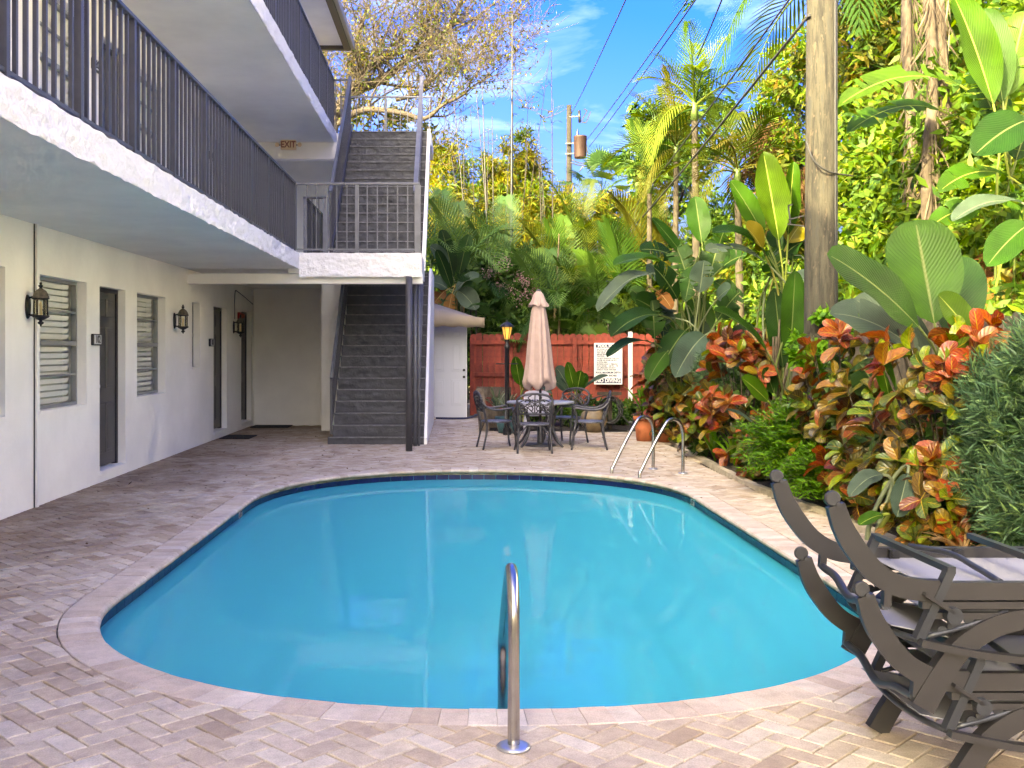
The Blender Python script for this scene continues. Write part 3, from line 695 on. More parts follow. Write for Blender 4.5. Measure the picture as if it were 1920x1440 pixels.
# ------------------------------------------------------------------ railings
def rail_y(name, label, x, y0, y1, zf, top, group, first=None):
    t = thing(name, label, 'railing', (x, y0, zf), group=group)
    b = MB(); b.bbox(x-.028, x+.028, y0, y1, top-.035, top, .005); b.build('top_rail', M['charcoal'], t)
    b = MB(); b.box(x-.015, x+.015, y0, y1, zf+.05, zf+.075); b.build('bottom_rail', M['charcoal'], t)
    b = MB(); b.box(-.0125, .0125, -.0125, .0125, zf+.075-zf, top-.035-zf); bm_ = b.mesh('baluster', M['charcoal'])
    b = MB(); b.box(-.024, .024, -.024, .024, -.02, top-.035-zf); pm_ = b.mesh('post', M['charcoal'])
    n = int((y1-y0)/.139)
    for i in range(n+1):
        yy = y1-.024-(y1-y0-.048)*i/n
        link('post' if i % 8 == 0 else 'baluster', pm_ if i % 8 == 0 else bm_, t, (0, yy-y0, 0))
    return t
rail_y('balcony_railing', 'long charcoal bar railing along the second floor balcony', BALX-.07, 1.0, 15.60, 3.0, 4.08, 'balcony railings')
rail_y('balcony_railing', 'charcoal bar railing along the third floor balcony under the eave', BALX-.07, 4.0, 20.55, 5.85, 6.94, 'balcony railings')
def rail_x(name, label, y, x0, x1, zf, top, posts, step, m='charcoal', returns=None):
    t = thing(name, label, 'railing', (x0, y, zf))
    b = MB(); b.bbox(x0-.03, x1+.03, y-.026, y+.026, top-.035, top, .005); b.build('top_rail', M[m], t)
    b = MB(); b.box(x0, x1, y-.013, y+.013, zf+.05, zf+.075); b.build('bottom_rail', M[m], t)
    n = max(1, round((x1-x0)/step))
    for i in range(n+1):
        xx = x0+(x1-x0)*i/n; p = i in posts; w = (.045 if i == n else .027) if p else .008; b = MB()
        b.box(xx-w, xx+w, y-(.022 if p else .0081), y+(.022 if p else .0081), zf+(-.02 if p else .075), top-.0351); b.build('post' if p else 'baluster', M['rail_light'] if p else M[m], t)
    return t
rail_x('landing_railing', 'thin grey railing across the front of the second floor landing', 15.67, BALX-.05, LX1-.03, 3.0, 4.08, (6, 12), .15, 'rail_light')
rail_x('stair_well_railing', 'short charcoal railing return at the stair opening on the second floor', 17.0, -2.50, -2.16, 3.0, 4.06, (0, 3), .11)
rail_y('stair_well_railing', 'charcoal railing running back beside the stair opening on the second floor', -2.50, 17.08, 19.9, 3.0, 4.06, 'stair opening railings')
rail_x('rear_railing', 'thin railing across the back of the top stair landing', 22.0, -2.45, -.58, 5.85, 6.95, (6,), .155, 'rail_light')
rail_x('return_railing', 'short railing joining the third floor balcony to the top of the stair', 20.62, -2.42, -2.12, 5.85, 6.95, (), .1, 'rail_light')

# ------------------------------------------------------------------ staircase: two stacked flights
st = thing('staircase', 'charcoal painted rough stone staircase rising in two stacked flights', 'staircase', (-1.3, 16.7, 0))
def step_mesh(x0, x1, y0, z0, z1, depth, seed):
    V, F = rough_face(x0, x1, y0, 0, z0, z1, 1, .03, .030, seed, 13, .008); b = MB(); b.add(V, F, True)
    nu = max(2, int((x1-x0)/.03)); nv = max(3, int((z1-z0)/.03))
    top = [V[i*(nv+1)+nv] for i in range(nu+1)]; back = [(v[0], y0+depth+.02, z1) for v in top]; k = len(top)
    b.add([(v[0], v[1], v[2]) for v in top]+back, [(i, i+1, k+i+1, k+i) for i in range(k-1)], True)
    b.box(x0, x1, y0+.02, y0+depth+.02, z0-.16, z1-.012)
    return b
M['nosing'] = mat('pale step edge paint', (.15, .15, .165), .5, var=.4, vscale=14)  # paler colour for the strip along each step's front edge
def step(x0, x1, y0, z0, z1, depth, seed):
    o = step_mesh(x0, x1, y0, z0, z1, depth, seed).build('step', M['step'], st, rec=False); b = MB(); n = 24; vs = []
    for i in range(n+1):
        x = x0+(x1-x0)*i/n; w = .004*mnoise.noise((x*9, seed, 4)); vs += [(x, y0-.024+w, z1-.013+w*.6), (x, y0-.024+w, z1+.003), (x, y0+.05, z1+.004)]
    b.add(vs, [(i*3+k, i*3+3+k, i*3+4+k, i*3+1+k) for i in range(n) for k in range(2)]); b.build('nosing', M['nosing'], o, rec=False); return o
step(-2.09, -.53, 16.70, -.02, .115, .16, 2)
z = .115; y = 16.80
for k in range(15):
    x0 = -2.02 if k < 13 else -2.15
    step(x0, -.535, y, z-.01, z+.187, .19, 5+k*1.7); z += .187; y += .19
step(-2.02, -.535, y, z-.01, 2.999, .2, 41)
z = 3.0; y = 17.3
for k in range(15):
    step(-2.07, -.58, y, z-.01, z+.19, .22, 60+k*2.3); z += .19; y += .22
b = MB(); b.prism([(16.72, -.03), (16.72, .10), (17.0, .34), (19.85, 3.10), (22.0, 3.10), (22.0, -.03)], -.528, -.48, 0); b.build('side_wall', M['white'], st)
b = MB(); b.prism([(17.22, 2.85), (17.22, 3.12), (20.45, 5.92), (20.52, 5.92), (20.52, 5.55)], -.577, -.52, 0); b.build('side_wall', M['white'], st)
b = MB(); b.prism([(17.25, 2.92), (17.25, 3.26), (20.4, 6.0), (20.5, 6.0), (20.5, 5.55)], -2.10, -2.07, 0); b.build('gap_plate', M['charcoal'], st)  # charcoal plate added to cover the sky gap between steps and rail
b = MB(); b.prism([(17.3, 2.9), (17.3, 3.0), (20.5, 5.8), (20.5, 5.55)], -2.06, -.60, 0); b.build('flight_soffit', M['step'], st)
b = MB(); b.prism([(17.0, .02), (17.0, .2), (19.6, 2.7), (19.6, .02)], -2.0, -.56, 0); b.build('flight_core', M['step'], st)
def stair_rail(x, ya, za, yb, zb, hgt, bal, m, lab, wid=.05, dark='charcoal'):
    t = thing('stair_handrail', lab, 'railing', (x, ya, za), group='stair handrails')
    b = MB(); b.bar((x, ya, za+hgt), (x, yb, zb+hgt), wid, .05); b.build('handrail', M[m], t)
    b = MB(); b.bar((x, ya, za+.06), (x, yb, zb+.06), .025, .03); b.build('bottom_rail', M[dark], t)
    n = int((yb-ya)/.135) if bal else 2
    for i in range(n+1):
        f = i/n; p = i in (0, n); w = .02 if p else .0125
        b = MB(); b.box(x-w, x+w, ya+(yb-ya)*f-w, ya+(yb-ya)*f+w, za+(zb-za)*f-(.05 if p else -.05), za+(zb-za)*f+hgt-.02); b.build('post' if p else 'baluster', M[dark], t)
    return t
stair_rail(-2.05, 16.85, .20, 19.6, 2.86, .86, True, 'rail_light', 'dark sloping handrail left of the lower stair flight')
stair_rail(-.62, 16.85, .20, 19.6, 2.86, .86, False, 'rail_light', 'slim sloping handrail right of the lower stair flight')
stair_rail(-2.11, 17.25, 3.10, 20.4, 5.85, 1.08, True, 'rail_light', 'grey barred handrail left of the upper stair flight')
stair_rail(-.69, 17.25, 3.10, 20.4, 5.85, 1.08, False, 'rail_light', 'pale grey handrail right of the upper stair flight', .075)

# ------------------------------------------------------------------ wall lanterns, exit sign, mats
def lantern():
    t = thing('wall_lantern', '', 'wall lamp', (0, 0, 0), group='bronze lanterns on the ground floor wall')
    b = MB(); b.lathe([(.001, 0), (.03, .005), (.055, .012), (.062, .0), (.062, -.012)], 20); me = b.mesh('back_plate', M['black'])
    me.transform(Matrix(((0, 0, 1, .012), (1, 0, 0, 0), (0, 2.3, 0, 0), (0, 0, 0, 1)))); link('back_plate', me, t)
    b = MB(); b.tube(smoothpts([(.01, 0, .10), (.07, 0, .115), (.10, 0, .10)], 4), .012, 8); b.tube(smoothpts([(.01, 0, -.09), (.06, 0, -.10), (.10, 0, -.085)], 4), .012, 8); b.build('bracket', M['black'], t, False)
    c = (.16, 0, 0)
    b = MB(); b.lathe([(.092, .10), (.096, .115), (.088, .125), (.08, .15), (.06, .185), (.032, .205), (.02, .215)], 20, c); b.build('dome', M['lampdome'], t, False)
    b = MB(); b.lathe([(.02, .21), (.014, .225), (.026, .238), (.028, .248), (.012, .258), (.016, .27), (.012, .285), (.001, .29)], 12, c); b.build('finial', M['black'], t, False)
    b = MB(); b.lathe([(.072, .102), (.098, .10), (.10, .09), (.085, .085), (.072, .085)], 20, c)
    b.lathe([(.072, -.10), (.092, -.10), (.10, -.11), (.088, -.125), (.045, -.15), (.018, -.162), (.018, -.17), (.036, -.185), (.030, -.20), (.012, -.212), (.010, -.225), (.001, -.235)], 20, c)
    for k in range(6):
        a = 2*math.pi*k/6+.3; x, y = c[0]+.075*math.cos(a), .075*math.sin(a); b.tube([(x, y, -.10), (x, y, .09)], .0065, 6)
    b.build('cage', M['black'], t, False)
    b = MB(); b.lathe([(.068, -.10), (.070, 0), (.068, .086)], 18, c); b.build('glass', M['lampglass'], t, False)
    b = MB(); b.lathe([(.001, -.10), (.016, -.10), (.016, -.01), (.001, -.008)], 10, c); b.lathe([(.014, -.01), (.02, .02), (.012, .05), (.001, .07)], 10, c); b.build('candle_bulb', M['cream'], t, False)
    return t
ln = lantern()
spots = [((WALLX, 9.90, 1.955), 'bronze wall lantern beside the first shuttered window, nearest the camera'),
         ((WALLX, 15.05, 1.96), 'bronze wall lantern between the second window and the slim window'),
         ((WALLX, 19.05, 1.95), 'bronze wall lantern beside the last door, farthest from the camera')]
for i, (p, lab) in enumerate(spots):
    o = ln if i == 0 else copy_tree(ln); o.location = p; o['label'] = lab; o.scale = (.82, .82, .82)
ex = thing('exit_sign', 'yellowed exit sign with red letters hanging below the upper slab', 'sign', P(541, 285, 20.0))
q = P(541, 272, 20.0)
b = MB(); b.bbox(q.x-.15, q.x+.15, 19.96, 20.03, q.z-.095, q.z+.095, .012); b.build('housing', M['exit'], ex)
b = MB(); b.box(q.x-.04, q.x+.04, 19.97, 20.02, q.z+.095, 5.598); b.build('mount', mat('rusty bracket', (.30, .13, .06), .8, var=.4, vscale=20), ex)
me = text_mesh('EXIT', .17, M['exitred'], .002, sx=.82, bold=.004); link('lettering', me, ex, Vector((q.x, 19.957, q.z))-wloc(ex), (R(90), 0, 0))
for s in (-1, 1):
    b = MB(); b.lathe([(.001, .0), (.03, .005), (.042, .03), (.042, .05), (.001, .06)], 14); me = b.mesh('lamp_head', M['exit'])
    me.transform(Matrix.Rotation(R(90), 4, 'X')); link('lamp_head', me, ex, Vector((q.x+s*.20, 20.0, q.z+.0))-wloc(ex), (0, 0, s*.5))
    b = MB(); b.tube([(q.x+s*.15, 19.995, q.z), (q.x+s*.2, 19.995, q.z)], .012, 8); b.build('lamp_arm', M['bronze'], ex)
for (x0, x1, y0, y1, lab) in ((-4.08, -3.55, 17.65, 18.35, 'dark mat in front of the second grey door'), (-4.05, -3.3, 20.15, 20.75, 'dark mat in front of the last door in the alcove')):
    b = MB(); b.bbox(x0, x1, y0, y1, .003, .018, .005); single('door_mat', b, M['mat'], lab, 'door mat', (x0, y0, 0), 'door mats')

fa = thing('fire_alarm_box', 'small red fire alarm box above the farthest wall lantern', 'fire alarm', (WALLX, 19.45, 2.12))
b = MB(); b.bbox(WALLX+.002, WALLX+.06, 19.38, 19.52, 2.10, 2.24, .008); b.build('housing', mat('red alarm paint', (.30, .012, .010), .5), fa)
b = MB(); b.lathe([(0, .075), (.03, .07), (.05, .045), (.052, 0)], 16); me = b.mesh('bell', M['exitred']); me.transform(Matrix.Rotation(R(90), 4, 'Y')); link('bell', me, fa, (.055, 0, .05))
# ------------------------------------------------------------------ shed with awning, red fence, right fence
SHY = 22.8
sh = thing('garden_shed', 'small white shed with a panelled door under a tan canvas awning', 'shed', (-.1, SHY, 0))
b = MB(); b.box(-.62, .23, SHY, SHY+1.6, -.03, 2.12); b.build('wall', M['white'], sh)
b = MB(); b.bbox(-.60, .215, SHY-.045, SHY-.004, .03, 2.06, .004); dr = b.build('door', M['signwhite'], sh)
for (x0, x1) in ((-.50, -.27), (-.12, .12)):
    for (z0, z1) in ((.30, .88), (1.05, 1.68), (1.80, 1.97)):
        b = MB(); b.bbox(x0, x1, SHY-.053, SHY-.040, z0, z1, .004); b.bbox(x0+.035, x1-.035, SHY-.062, SHY-.045, z0+.035, z1-.035, .012); b.build('panel', M['signwhite'], dr)
for zz in (.93, 1.08): b = MB(); b.tube([(.165, SHY-.045, zz), (.165, SHY-.075, zz), (.165, SHY-.08, zz), (.165, SHY-.10, zz)], [.012, .012, .03, .024], 12); b.build('knob', M['black'], dr)
a0, a1 = P(803, 568, 22.3), P(907, 600, 22.0)
aw = MB(); n = 14; Va = []
for i in range(n+1):
    f = i/n; x = -.70+(1.30)*f; zt = 2.60-.42*max(0, f-.02)**1.05; zb = 1.99-.0*f
    wv = .02*math.sin(i*2.1)+.012*math.sin(i*4.3); Va += [(x, 22.55, zt), (x, 21.95+.10*f, 2.26-.04*f), (x, 21.94+.10*f-wv*.6, 2.15-.03*f), (x, 21.95+.10*f-wv, 2.03-.02*f+.012*math.sin(i*1.7))]
aw.add(Va, [(i*4+k, i*4+k+1, i*4+5+k, i*4+4+k) for i in range(n) for k in range(3)], True)
aw.add([(.60, 22.55, 2.16), (.60, 22.05, 2.22), (.60, 22.05, 2.01), (.60, 22.75, 2.01)], [(0, 1, 2, 3)])
o = aw.build('awning', M['awning'], sh, rec=False); sm = o.modifiers.new('thick', 'SOLIDIFY'); sm.thickness = .006
FY = 24.1
fe = thing('picket_fence', 'tall red stained dog-ear fence closing the far end of the garden', 'fence', (.3, FY, 0))
def picket(w, h, th=.018): 
    b = MB(); b.prism([(-w/2, 0), (w/2, 0), (w/2, h-.035), (w/2-.03, h), (-w/2+.03, h), (-w/2, h-.035)], -th/2, th/2, 1); return b
pk = [picket(.141, h).mesh('picket', M['red']) for h in (1.86, 1.875, 1.89)]
for i in range(33): link('picket', pk[rnd.randrange(3)], fe, (.09+i*.1465, .03+rnd.uniform(-.004, .004), .03), (0, rnd.uniform(-.006, .006), 0))
for zz in (.95, 1.70): b = MB(); b.box(.32, 5.1, FY-.045, FY+.018, zz-.045, zz+.045); b.build('rail', M['red'], fe)
for xx in (.36, 2.76, 5.0): b = MB(); b.bbox(xx-.05, xx+.05, FY-.10, FY-.046, 0, 1.80, .006); b.build('post', M['red'], fe)
rf = thing('board_fence', 'grey weathered board fence behind the planting on the right', 'fence', (5.22, 4, 0))
pk = [picket(.141, h).mesh('board', M['greyfence']) for h in (1.84, 1.87, 1.9)]
for me in pk: me.transform(Matrix.Rotation(R(90), 4, 'Z'))
for i in range(136): link('board', pk[rnd.randrange(3)], rf, (rnd.uniform(-.004, .004), i*.147, .02))
for zz in (.5, 1.5): b = MB(); b.box(5.24, 5.29, 3.95, 24.0, zz-.045, zz+.045); b.build('rail', M['greyfence'], rf)

# ------------------------------------------------------------------ pool rules sign and white post
q0, q1 = P(1114, 721, 23.9), P(1167, 643, 23.9); cx_ = (q0.x+q1.x)/2; w_ = q1.x-q0.x; h_ = q1.z-q0.z
sg = thing('pool_rules_sign', 'white pool rules sign with navy bands fixed to the red fence', 'sign', (cx_, 23.93, q0.z))
b = MB(); b.bbox(q0.x, q1.x, 23.90, 23.925, q0.z, q1.z, .004); b.build('board', M['signwhite'], sg)
def band(z0, z1, nm): b = MB(); b.box(q0.x+.035, q1.x-.035, 23.8965, 23.8995, q0.z+h_*z0, q0.z+h_*z1); return b.build(nm, M['navy'], sg)
band(.885, .965, 'title_band'); band(.035, .150, 'warning_band')
def sline(t, zf, size, m='signblack', sx=1., dx=0, al='CENTER', bold=0):
    me = text_mesh(t, size, M[m], .0008, al, sx, bold); x = cx_ if al == 'CENTER' else q0.x+.06
    link('lettering', me, sg, Vector((x+dx, 23.8955, q0.z+h_*zf))-wloc(sg), (R(90), 0, 0))
sline('POOL RULES', .925, .085, 'signwhite', 1.0, bold=.003); sline('NO DIVING', .093, .125, 'signwhite', .86, bold=.004)
for i, t in enumerate(['NO FOOD OR BEVERAGES', 'IN POOL OR ON POOL', 'WET DECK. SHOWER', 'BEFORE ENTERING', 'THE POOL']): sline(t, .845-i*.042, .043, 'navy', .9, 0, 'LEFT', .0016)
for i, t in enumerate(['DO NOT SWALLOW THE POOL', 'WATER. NO GLASS OR PETS', 'IN POOL AREA', 'BATHING LOAD  5  PERSONS', 'POOL HOURS     AM TO     PM', 'NO LIFEGUARD ON DUTY', 'SWIM AT YOUR OWN RISK']): sline(t, .628-i*.046, .042, 'navy', .88, 0, 'LEFT', .0016)
sline('POOL MAXIMUM DEPTH', .285, .060, 'navy', .88, bold=.0025); sline('4 FEET    INCHES', .212, .060, 'navy', .88, bold=.0025)
q = P(1183, 790, 21.2); t = thing('white_post', 'slim white metal post with a slanting arm before the red fence', 'post', (q.x, 21.2, 0))
b = MB(); b.bbox(q.x-.055, q.x+.03, 21.17, 21.24, 0, 1.90, .005); b.build('shaft', M['signwhite'], t)
b = MB(); b.bar((q.x-.05, 21.2, 1.78), (q.x-.42, 21.2, 1.52), .035, .05); b.build('arm', M['signwhite'], t)

# ------------------------------------------------------------------ lamp post
lx, ly = .91, 18.56
t = thing('lamp_post', 'black garden lamp post with a lit amber lantern', 'street lamp', (lx, ly, 0))
b = MB(); b.lathe([(.075, 0), (.075, .10), (.05, .14), (.042, .5), (.040, 1.55), (.05, 1.56), (.05, 1.60), (.032, 1.62), (.028, 1.68)], 16, (lx, ly, 0)); b.build('pole', M['black'], t)
b = MB(); b.tube([(lx-.20, ly, 1.28), (lx+.20, ly, 1.28)], .011, 8); b.build('cross_bar', M['black'], t)
b = MB(); b.lathe([(.03, 1.68), (.05, 1.70), (.045, 1.72)], 12, (lx, ly, 0)); b.lathe([(.135, 1.945), (.125, 1.965), (.07, 2.01), (.03, 2.03), (.012, 2.045), (.016, 2.06), (.001, 2.075)], 16, (lx, ly, 0))
for k in range(6):
    a = math.pi*k/3; b.tube([(lx+.045*math.cos(a), ly+.045*math.sin(a), 1.715), (lx+.095*math.cos(a), ly+.095*math.sin(a), 1.95)], .007, 5)
b.lathe([(.10, 1.94), (.138, 1.948), (.10, 1.956)], 16, (lx, ly, 0)); b.build('lantern_frame', M['black'], t)
b = MB(); b.lathe([(.042, 1.722), (.07, 1.83), (.090, 1.942)], 12, (lx, ly, 0)); b.build('lantern_glass', M['amber'], t)

# ------------------------------------------------------------------ table, parasol, chairs
tx, ty = 1.34, 16.45
t = thing('patio_table', 'round cast metal patio table with a pale grey rim', 'table', (tx, ty, 0))
b = MB(); b.lathe([(.0, .715), (.50, .715), (.535, .712), (.54, .69), (.525, .675), (.0, .675)], 40, (tx, ty, 0)); b.build('table_top', mat('pale grey table metal', (.30, .31, .38), .4, metal=.2, var=.15), t)
for k in range(4):
    a = math.pi/4+k*math.pi/2; c, s = math.cos(a), math.sin(a)
    b = MB(); b.tube(smoothpts([(tx+c*.44, ty+s*.44, .672), (tx+c*.30, ty+s*.30, .50), (tx+c*.26, ty+s*.26, .30), (tx+c*.36, ty+s*.36, .10), (tx+c*.46, ty+s*.46, .01)], 5), .020, 8)
    b.tube([(tx+c*.27, ty+s*.27, .36), (tx, ty, .36)], .012, 6); b.build('leg', M['chair'], t)
um = thing('patio_umbrella', 'closed dusty pink umbrella standing through the patio table', 'umbrella', (tx, ty, 0))
b = MB(); b.lathe([(.0, .055), (.05, .055), (.12, .045), (.22, .035), (.25, .012), (.25, .003), (0, .003)], 28, (tx, ty, 0)); b.lathe([(.055, .04), (.05, .30), (.035, .34)], 16, (tx, ty, 0)); b.build('base', M['chair'], um)
b = MB(); b.tube([(tx, ty, .05), (tx, ty, 2.40)], .021, 12); b.build('pole', M['black'], um)
rs = random.Random(4); ph = [rs.uniform(0, 6.28) for _ in range(4)]
def wob(a, i):
    d = min(1, i/5); return 1+d*(.11*math.sin(8*a+ph[0])+.05*math.sin(13*a+ph[1]+i*.15)+.04*math.sin(5*a+ph[2]))
prof = [(.045, 2.44), (.09, 2.27), (.115, 2.15), (.135, 2.0), (.155, 1.8), (.18, 1.55), (.20, 1.3), (.225, 1.12), (.245, 1.03), (.235, .985), (.20, .955), (.12, .93)]
b = MB(); b.lathe(prof, 64, (tx-.03, ty, 0), wob)
for i in range(9*64, 12*64):
    v = b.v[i]; a = (i % 64)/64*2*math.pi; b.v[i] = (v[0], v[1], v[2]-.055*math.cos(4*a+.8))
b.build('canopy', M['umbrella'], um)
def wob2(a, i): return 1+(i/3)*(.16*math.sin(8*a+ph[0])+.05*math.sin(11*a))
b = MB(); b.lathe([(.035, 2.475), (.075, 2.42), (.11, 2.31), (.145, 2.235)], 64, (tx-.03, ty, 0), wob2)
for i in range(3*64, 4*64): v = b.v[i]; a = (i % 64)/64*2*math.pi; b.v[i] = (v[0], v[1], v[2]+.022*math.sin(8*a))
b.build('vent_flap', M['umbrella'], um)
b = MB(); b.lathe([(.001, 2.50), (.03, 2.495), (.042, 2.475), (.042, 2.46), (.0, 2.46)], 14, (tx-.03, ty, 0)); b.build('finial', M['charcoal'], um)
def make_chair():
    t = thing('patio_chair', '', 'chair', (0, 0, 0), group='cast metal chairs around the patio table')
    m = M['chair']
    b = MB(); b.lathe([(.0, .425), (.22, .43), (.255, .435), (.262, .425), (.255, .412), (.22, .41), (0, .41)], 24)
    b.v = [(v[0]*1.0, v[1]*.96, v[2]-.02*(1-min(1, (v[0]**2+v[1]**2)/.06))) for v in b.v]; b.build('seat', mat('worn seat casting', (.16, .165, .20), .4, metal=.4, var=.5, vscale=22), t, False)
    for s in (-1, 1):
        b = MB(); b.tube(smoothpts([(s*.235, .20, .43), (s*.26, .235, .28), (s*.25, .245, .12), (s*.27, .275, 0)], 5), [.02]*5+[.017]*5+[.015]*6, 8)
        b.tube(smoothpts([(s*.25, .23, .22), (s*.19, .17, .33), (s*.12, .16, .41)], 4), .010, 6); b.build('leg', m, t, False)
        b = MB(); b.tube(smoothpts([(s*.235, -.205, .43), (s*.24, -.215, .25), (s*.255, -.27, 0)], 5), [.02]*6+[.016]*5, 8)
        b.tube(smoothpts([(s*.24, -.22, .22), (s*.17, -.19, .33), (s*.10, -.17, .41)], 4), .010, 6); b.build('leg', m, t, False)
        b = MB(); b.tube(smoothpts([(s*.262, -.285, .73), (s*.285, -.22, .66), (s*.30, -.08, .615), (s*.30, .10, .63), (s*.295, .19, .645), (s*.29, .235, .61), (s*.27, .20, .53), (s*.25, .19, .43)], 5), .0185, 8); b.build('arm', m, t, False)
    b = MB(); Y = lambda z: -.215-.10*((z-.43)/.4)
    for s in (-1, 1): b.tube(smoothpts([(s*.235, Y(.40), .40), (s*.252, Y(.6), .60), (s*.262, Y(.80), .80)], 5), .020, 8)
    b.tube(smoothpts([(-.265, Y(.8), .80), (-.18, Y(.86), .862), (0, Y(.885), .888), (.18, Y(.86), .862), (.265, Y(.8), .80)], 6), .018, 8)
    b.tube([(-.25, Y(.585), .585), (.25, Y(.585), .585)], .015, 8)
    b.tube(smoothpts([(-.255, Y(.745), .745), (-.13, Y(.80), .80), (0, Y(.77), .77), (.13, Y(.80), .80), (.255, Y(.745), .745)], 6), .009, 6)
    def sc(cx, cz, r, a0, a1, r1=.010, n=10, k=.6): 
        b.tube([(cx+r*(1-k*i/n)*math.cos(a0+(a1-a0)*i/n), Y(cz), cz+r*(1-k*i/n)*math.sin(a0+(a1-a0)*i/n)) for i in range(n+1)], r1, 6)
    for s in (-1, 1):
        for (x, z, r, a0, a1) in ((.06, .66, .055, -.6, 5.2), (.165, .665, .055, 2.6, 8.6), (.105, .745, .05, .4, 6.0), (.205, .72, .04, -1.5, 4.0), (.04, .725, .035, 1, 6.5), (.20, .625, .035, 0, 5.5)):
            sc(s*x, z, r, a0 if s > 0 else math.pi-a0, a1 if s > 0 else math.pi-a1)
        b.tube(smoothpts([(s*.01, Y(.59), .59), (s*.12, Y(.68), .69), (s*.24, Y(.73), .74)], 4), .009, 6); b.tube(smoothpts([(s*.24, Y(.6), .60), (s*.14, Y(.68), .70), (s*.03, Y(.78), .80)], 4), .009, 6)
        b.tube(smoothpts([(s*.06, Y(.8), .79), (s*.10, Y(.83), .83), (s*.05, Y(.87), .865)], 4), .009, 6)
    b.tube([(0, Y(.585), .585), (0, Y(.88), .88)], .010, 6); b.build('backrest', m, t, False)
    return t
ch = make_chair()
cs = [((1.155, 15.47, 0), 0, 'cast metal chair seen from behind at the near side of the table'),
      ((.63, 16.05, 0), R(-80), 'cast metal chair at the left of the table, side-on by the lamp post'),
      ((2.06, 16.0, 0), R(84), 'cast metal chair at the right of the table, side-on towards the pool ladder'),
      ((1.80, 16.95, 0), R(140), 'cast metal chair behind the table on the right')]
for i, (p, a, lab) in enumerate(cs):
    o = ch if i == 0 else copy_tree(ch); o.location = p; o.rotation_euler = (0, 0, a); o['label'] = lab
t = thing('plastic_chair', 'pale grey plastic chair with a solid rounded back behind the table', 'chair', (1.40, 17.75, 0))
b = MB(); b.bbox(1.17, 1.63, 17.52, 17.98, .40, .435, .012); b.build('seat', M['plastic'], t)
b = MB(); b.prism([(1.18, .44), (1.62, .44), (1.625, .72), (1.60, .79), (1.53, .82), (1.27, .82), (1.20, .79), (1.175, .72)], 17.985, 18.015, 1); b.build('backrest', M['plastic'], t)
for (x, y) in ((1.2, 17.55), (1.6, 17.55), (1.2, 17.95), (1.6, 17.95)): b = MB(); b.tube([(x, y, .41), (x+(x-1.4)*.12, y, 0)], [.025, .018], 8); b.build('leg', M['plastic'], t)

# ------------------------------------------------------------------ pots, timber, hose by the back bed
def pot(name, x, y, r, h, m, label, cat='plant pot', rimh=.06):
    t = thing(name, label, cat, (x, y, 0))
    b = MB(); b.lathe([(0, .002), (r*.72, .002), (r*.92, h-rimh), (r*.90, h-rimh), (r*.84, h-.03)], 24, (x, y, 0)); b.build('body', m, t)
    b = MB(); b.lathe([(r*.92, h-rimh), (r, h-rimh), (r*1.02, h), (r*.90, h), (r*.86, h-.05)], 24, (x, y, 0)); b.build('rim', m, t)
    b = MB(); b.lathe([(r*.87, h-.045), (r*.4, h-.035), (0, h-.03)], 16, (x, y, 0)); b.build('potting_soil', M['soil'], t); return t
pot('terracotta_pot', 3.18, 17.35, .20, .41, M['terracotta'], 'larger terracotta pot behind the pool ladder')
pot('terracotta_pot', 3.46, 17.15, .14, .30, M['terracotta'], 'smaller terracotta pot tucked beside the larger one behind the ladder')
pot('plastic_pot', .93, 18.95, .22, .30, M['teal'], 'teal pot at the foot of the lamp post')
t = thing('clay_urn', 'round brown clay urn on the ground behind the right chair', 'urn', (2.55, 19.15, 0))
b = MB(); b.lathe([(0, .0), (.12, .0), (.22, .12), (.26, .24), (.22, .36), (.12, .43), (.13, .46), (.15, .47), (.11, .46)], 24, (2.55, 19.15, 0)); b.build('body', M['clay'], t)
t = thing('timber_box', 'weathered timber planter box tilted beside the red fence gate post', 'planter', (.75, 19.9, 0))
q = [P(893, 728, 19.4), P(940, 735, 20.1)]
b = MB(); b.prism([(.42, .02), (.62, .02), (.50, .82), (.36, .80)], 19.25, 19.32, 1); b.build('end_board', M['timber'], t)
b = MB(); b.bar((.40, 19.35, .74), (1.05, 20.2, .70), .05, .20); b.build('side_board', M['timber'], t)
b = MB(); b.bar((.52, 19.35, .24), (1.08, 20.2, .20), .05, .36); b.build('side_board', M['timber'], t)
t = thing('garden_hose', 'black garden hose hung in loose coils behind the right chair', 'hose', (2.95, 19.6, 0))
b = MB(); rs = random.Random(9)
for k in range(7):
    r1 = .17+.03*rs.random(); cx_ = 2.95+rs.uniform(-.05, .05); z0 = .38+rs.uniform(-.04, .06)
    b.tube([(cx_+r1*math.cos(a), 19.55+k*.02+.02*math.sin(3*a), z0+r1*1.25*math.sin(a)) for a in [i*2*math.pi/22 for i in range(23)]], .012, 6)
b.tube(smoothpts([(2.5, 19.3, .60), (2.75, 19.4, .66), (3.0, 19.55, .62), (3.1, 19.5, .35), (3.3, 19.3, .03), (3.0, 19.0, .025), (2.7, 19.1, .02)], 6), .012, 6); b.build('coil', M['wire'], t)
b = MB(); b.box(2.90, 2.98, 19.72, 19.78, .0, .70); b.box(2.70, 3.16, 19.70, 19.80, .66, .72); b.build('holder', M['bark'], t)
t = thing('black_pipe', 'thin black pipe lying along the foot of the shed door', 'pipe', (-.2, 22.3, 0))
b = MB(); b.tube(smoothpts([(-.45, 22.6, .03), (.0, 22.5, .03), (.25, 22.35, .05), (.42, 22.1, .12), (.5, 21.9, .2)], 5), .022, 8); b.build('pipe_run', M['navy'], t)

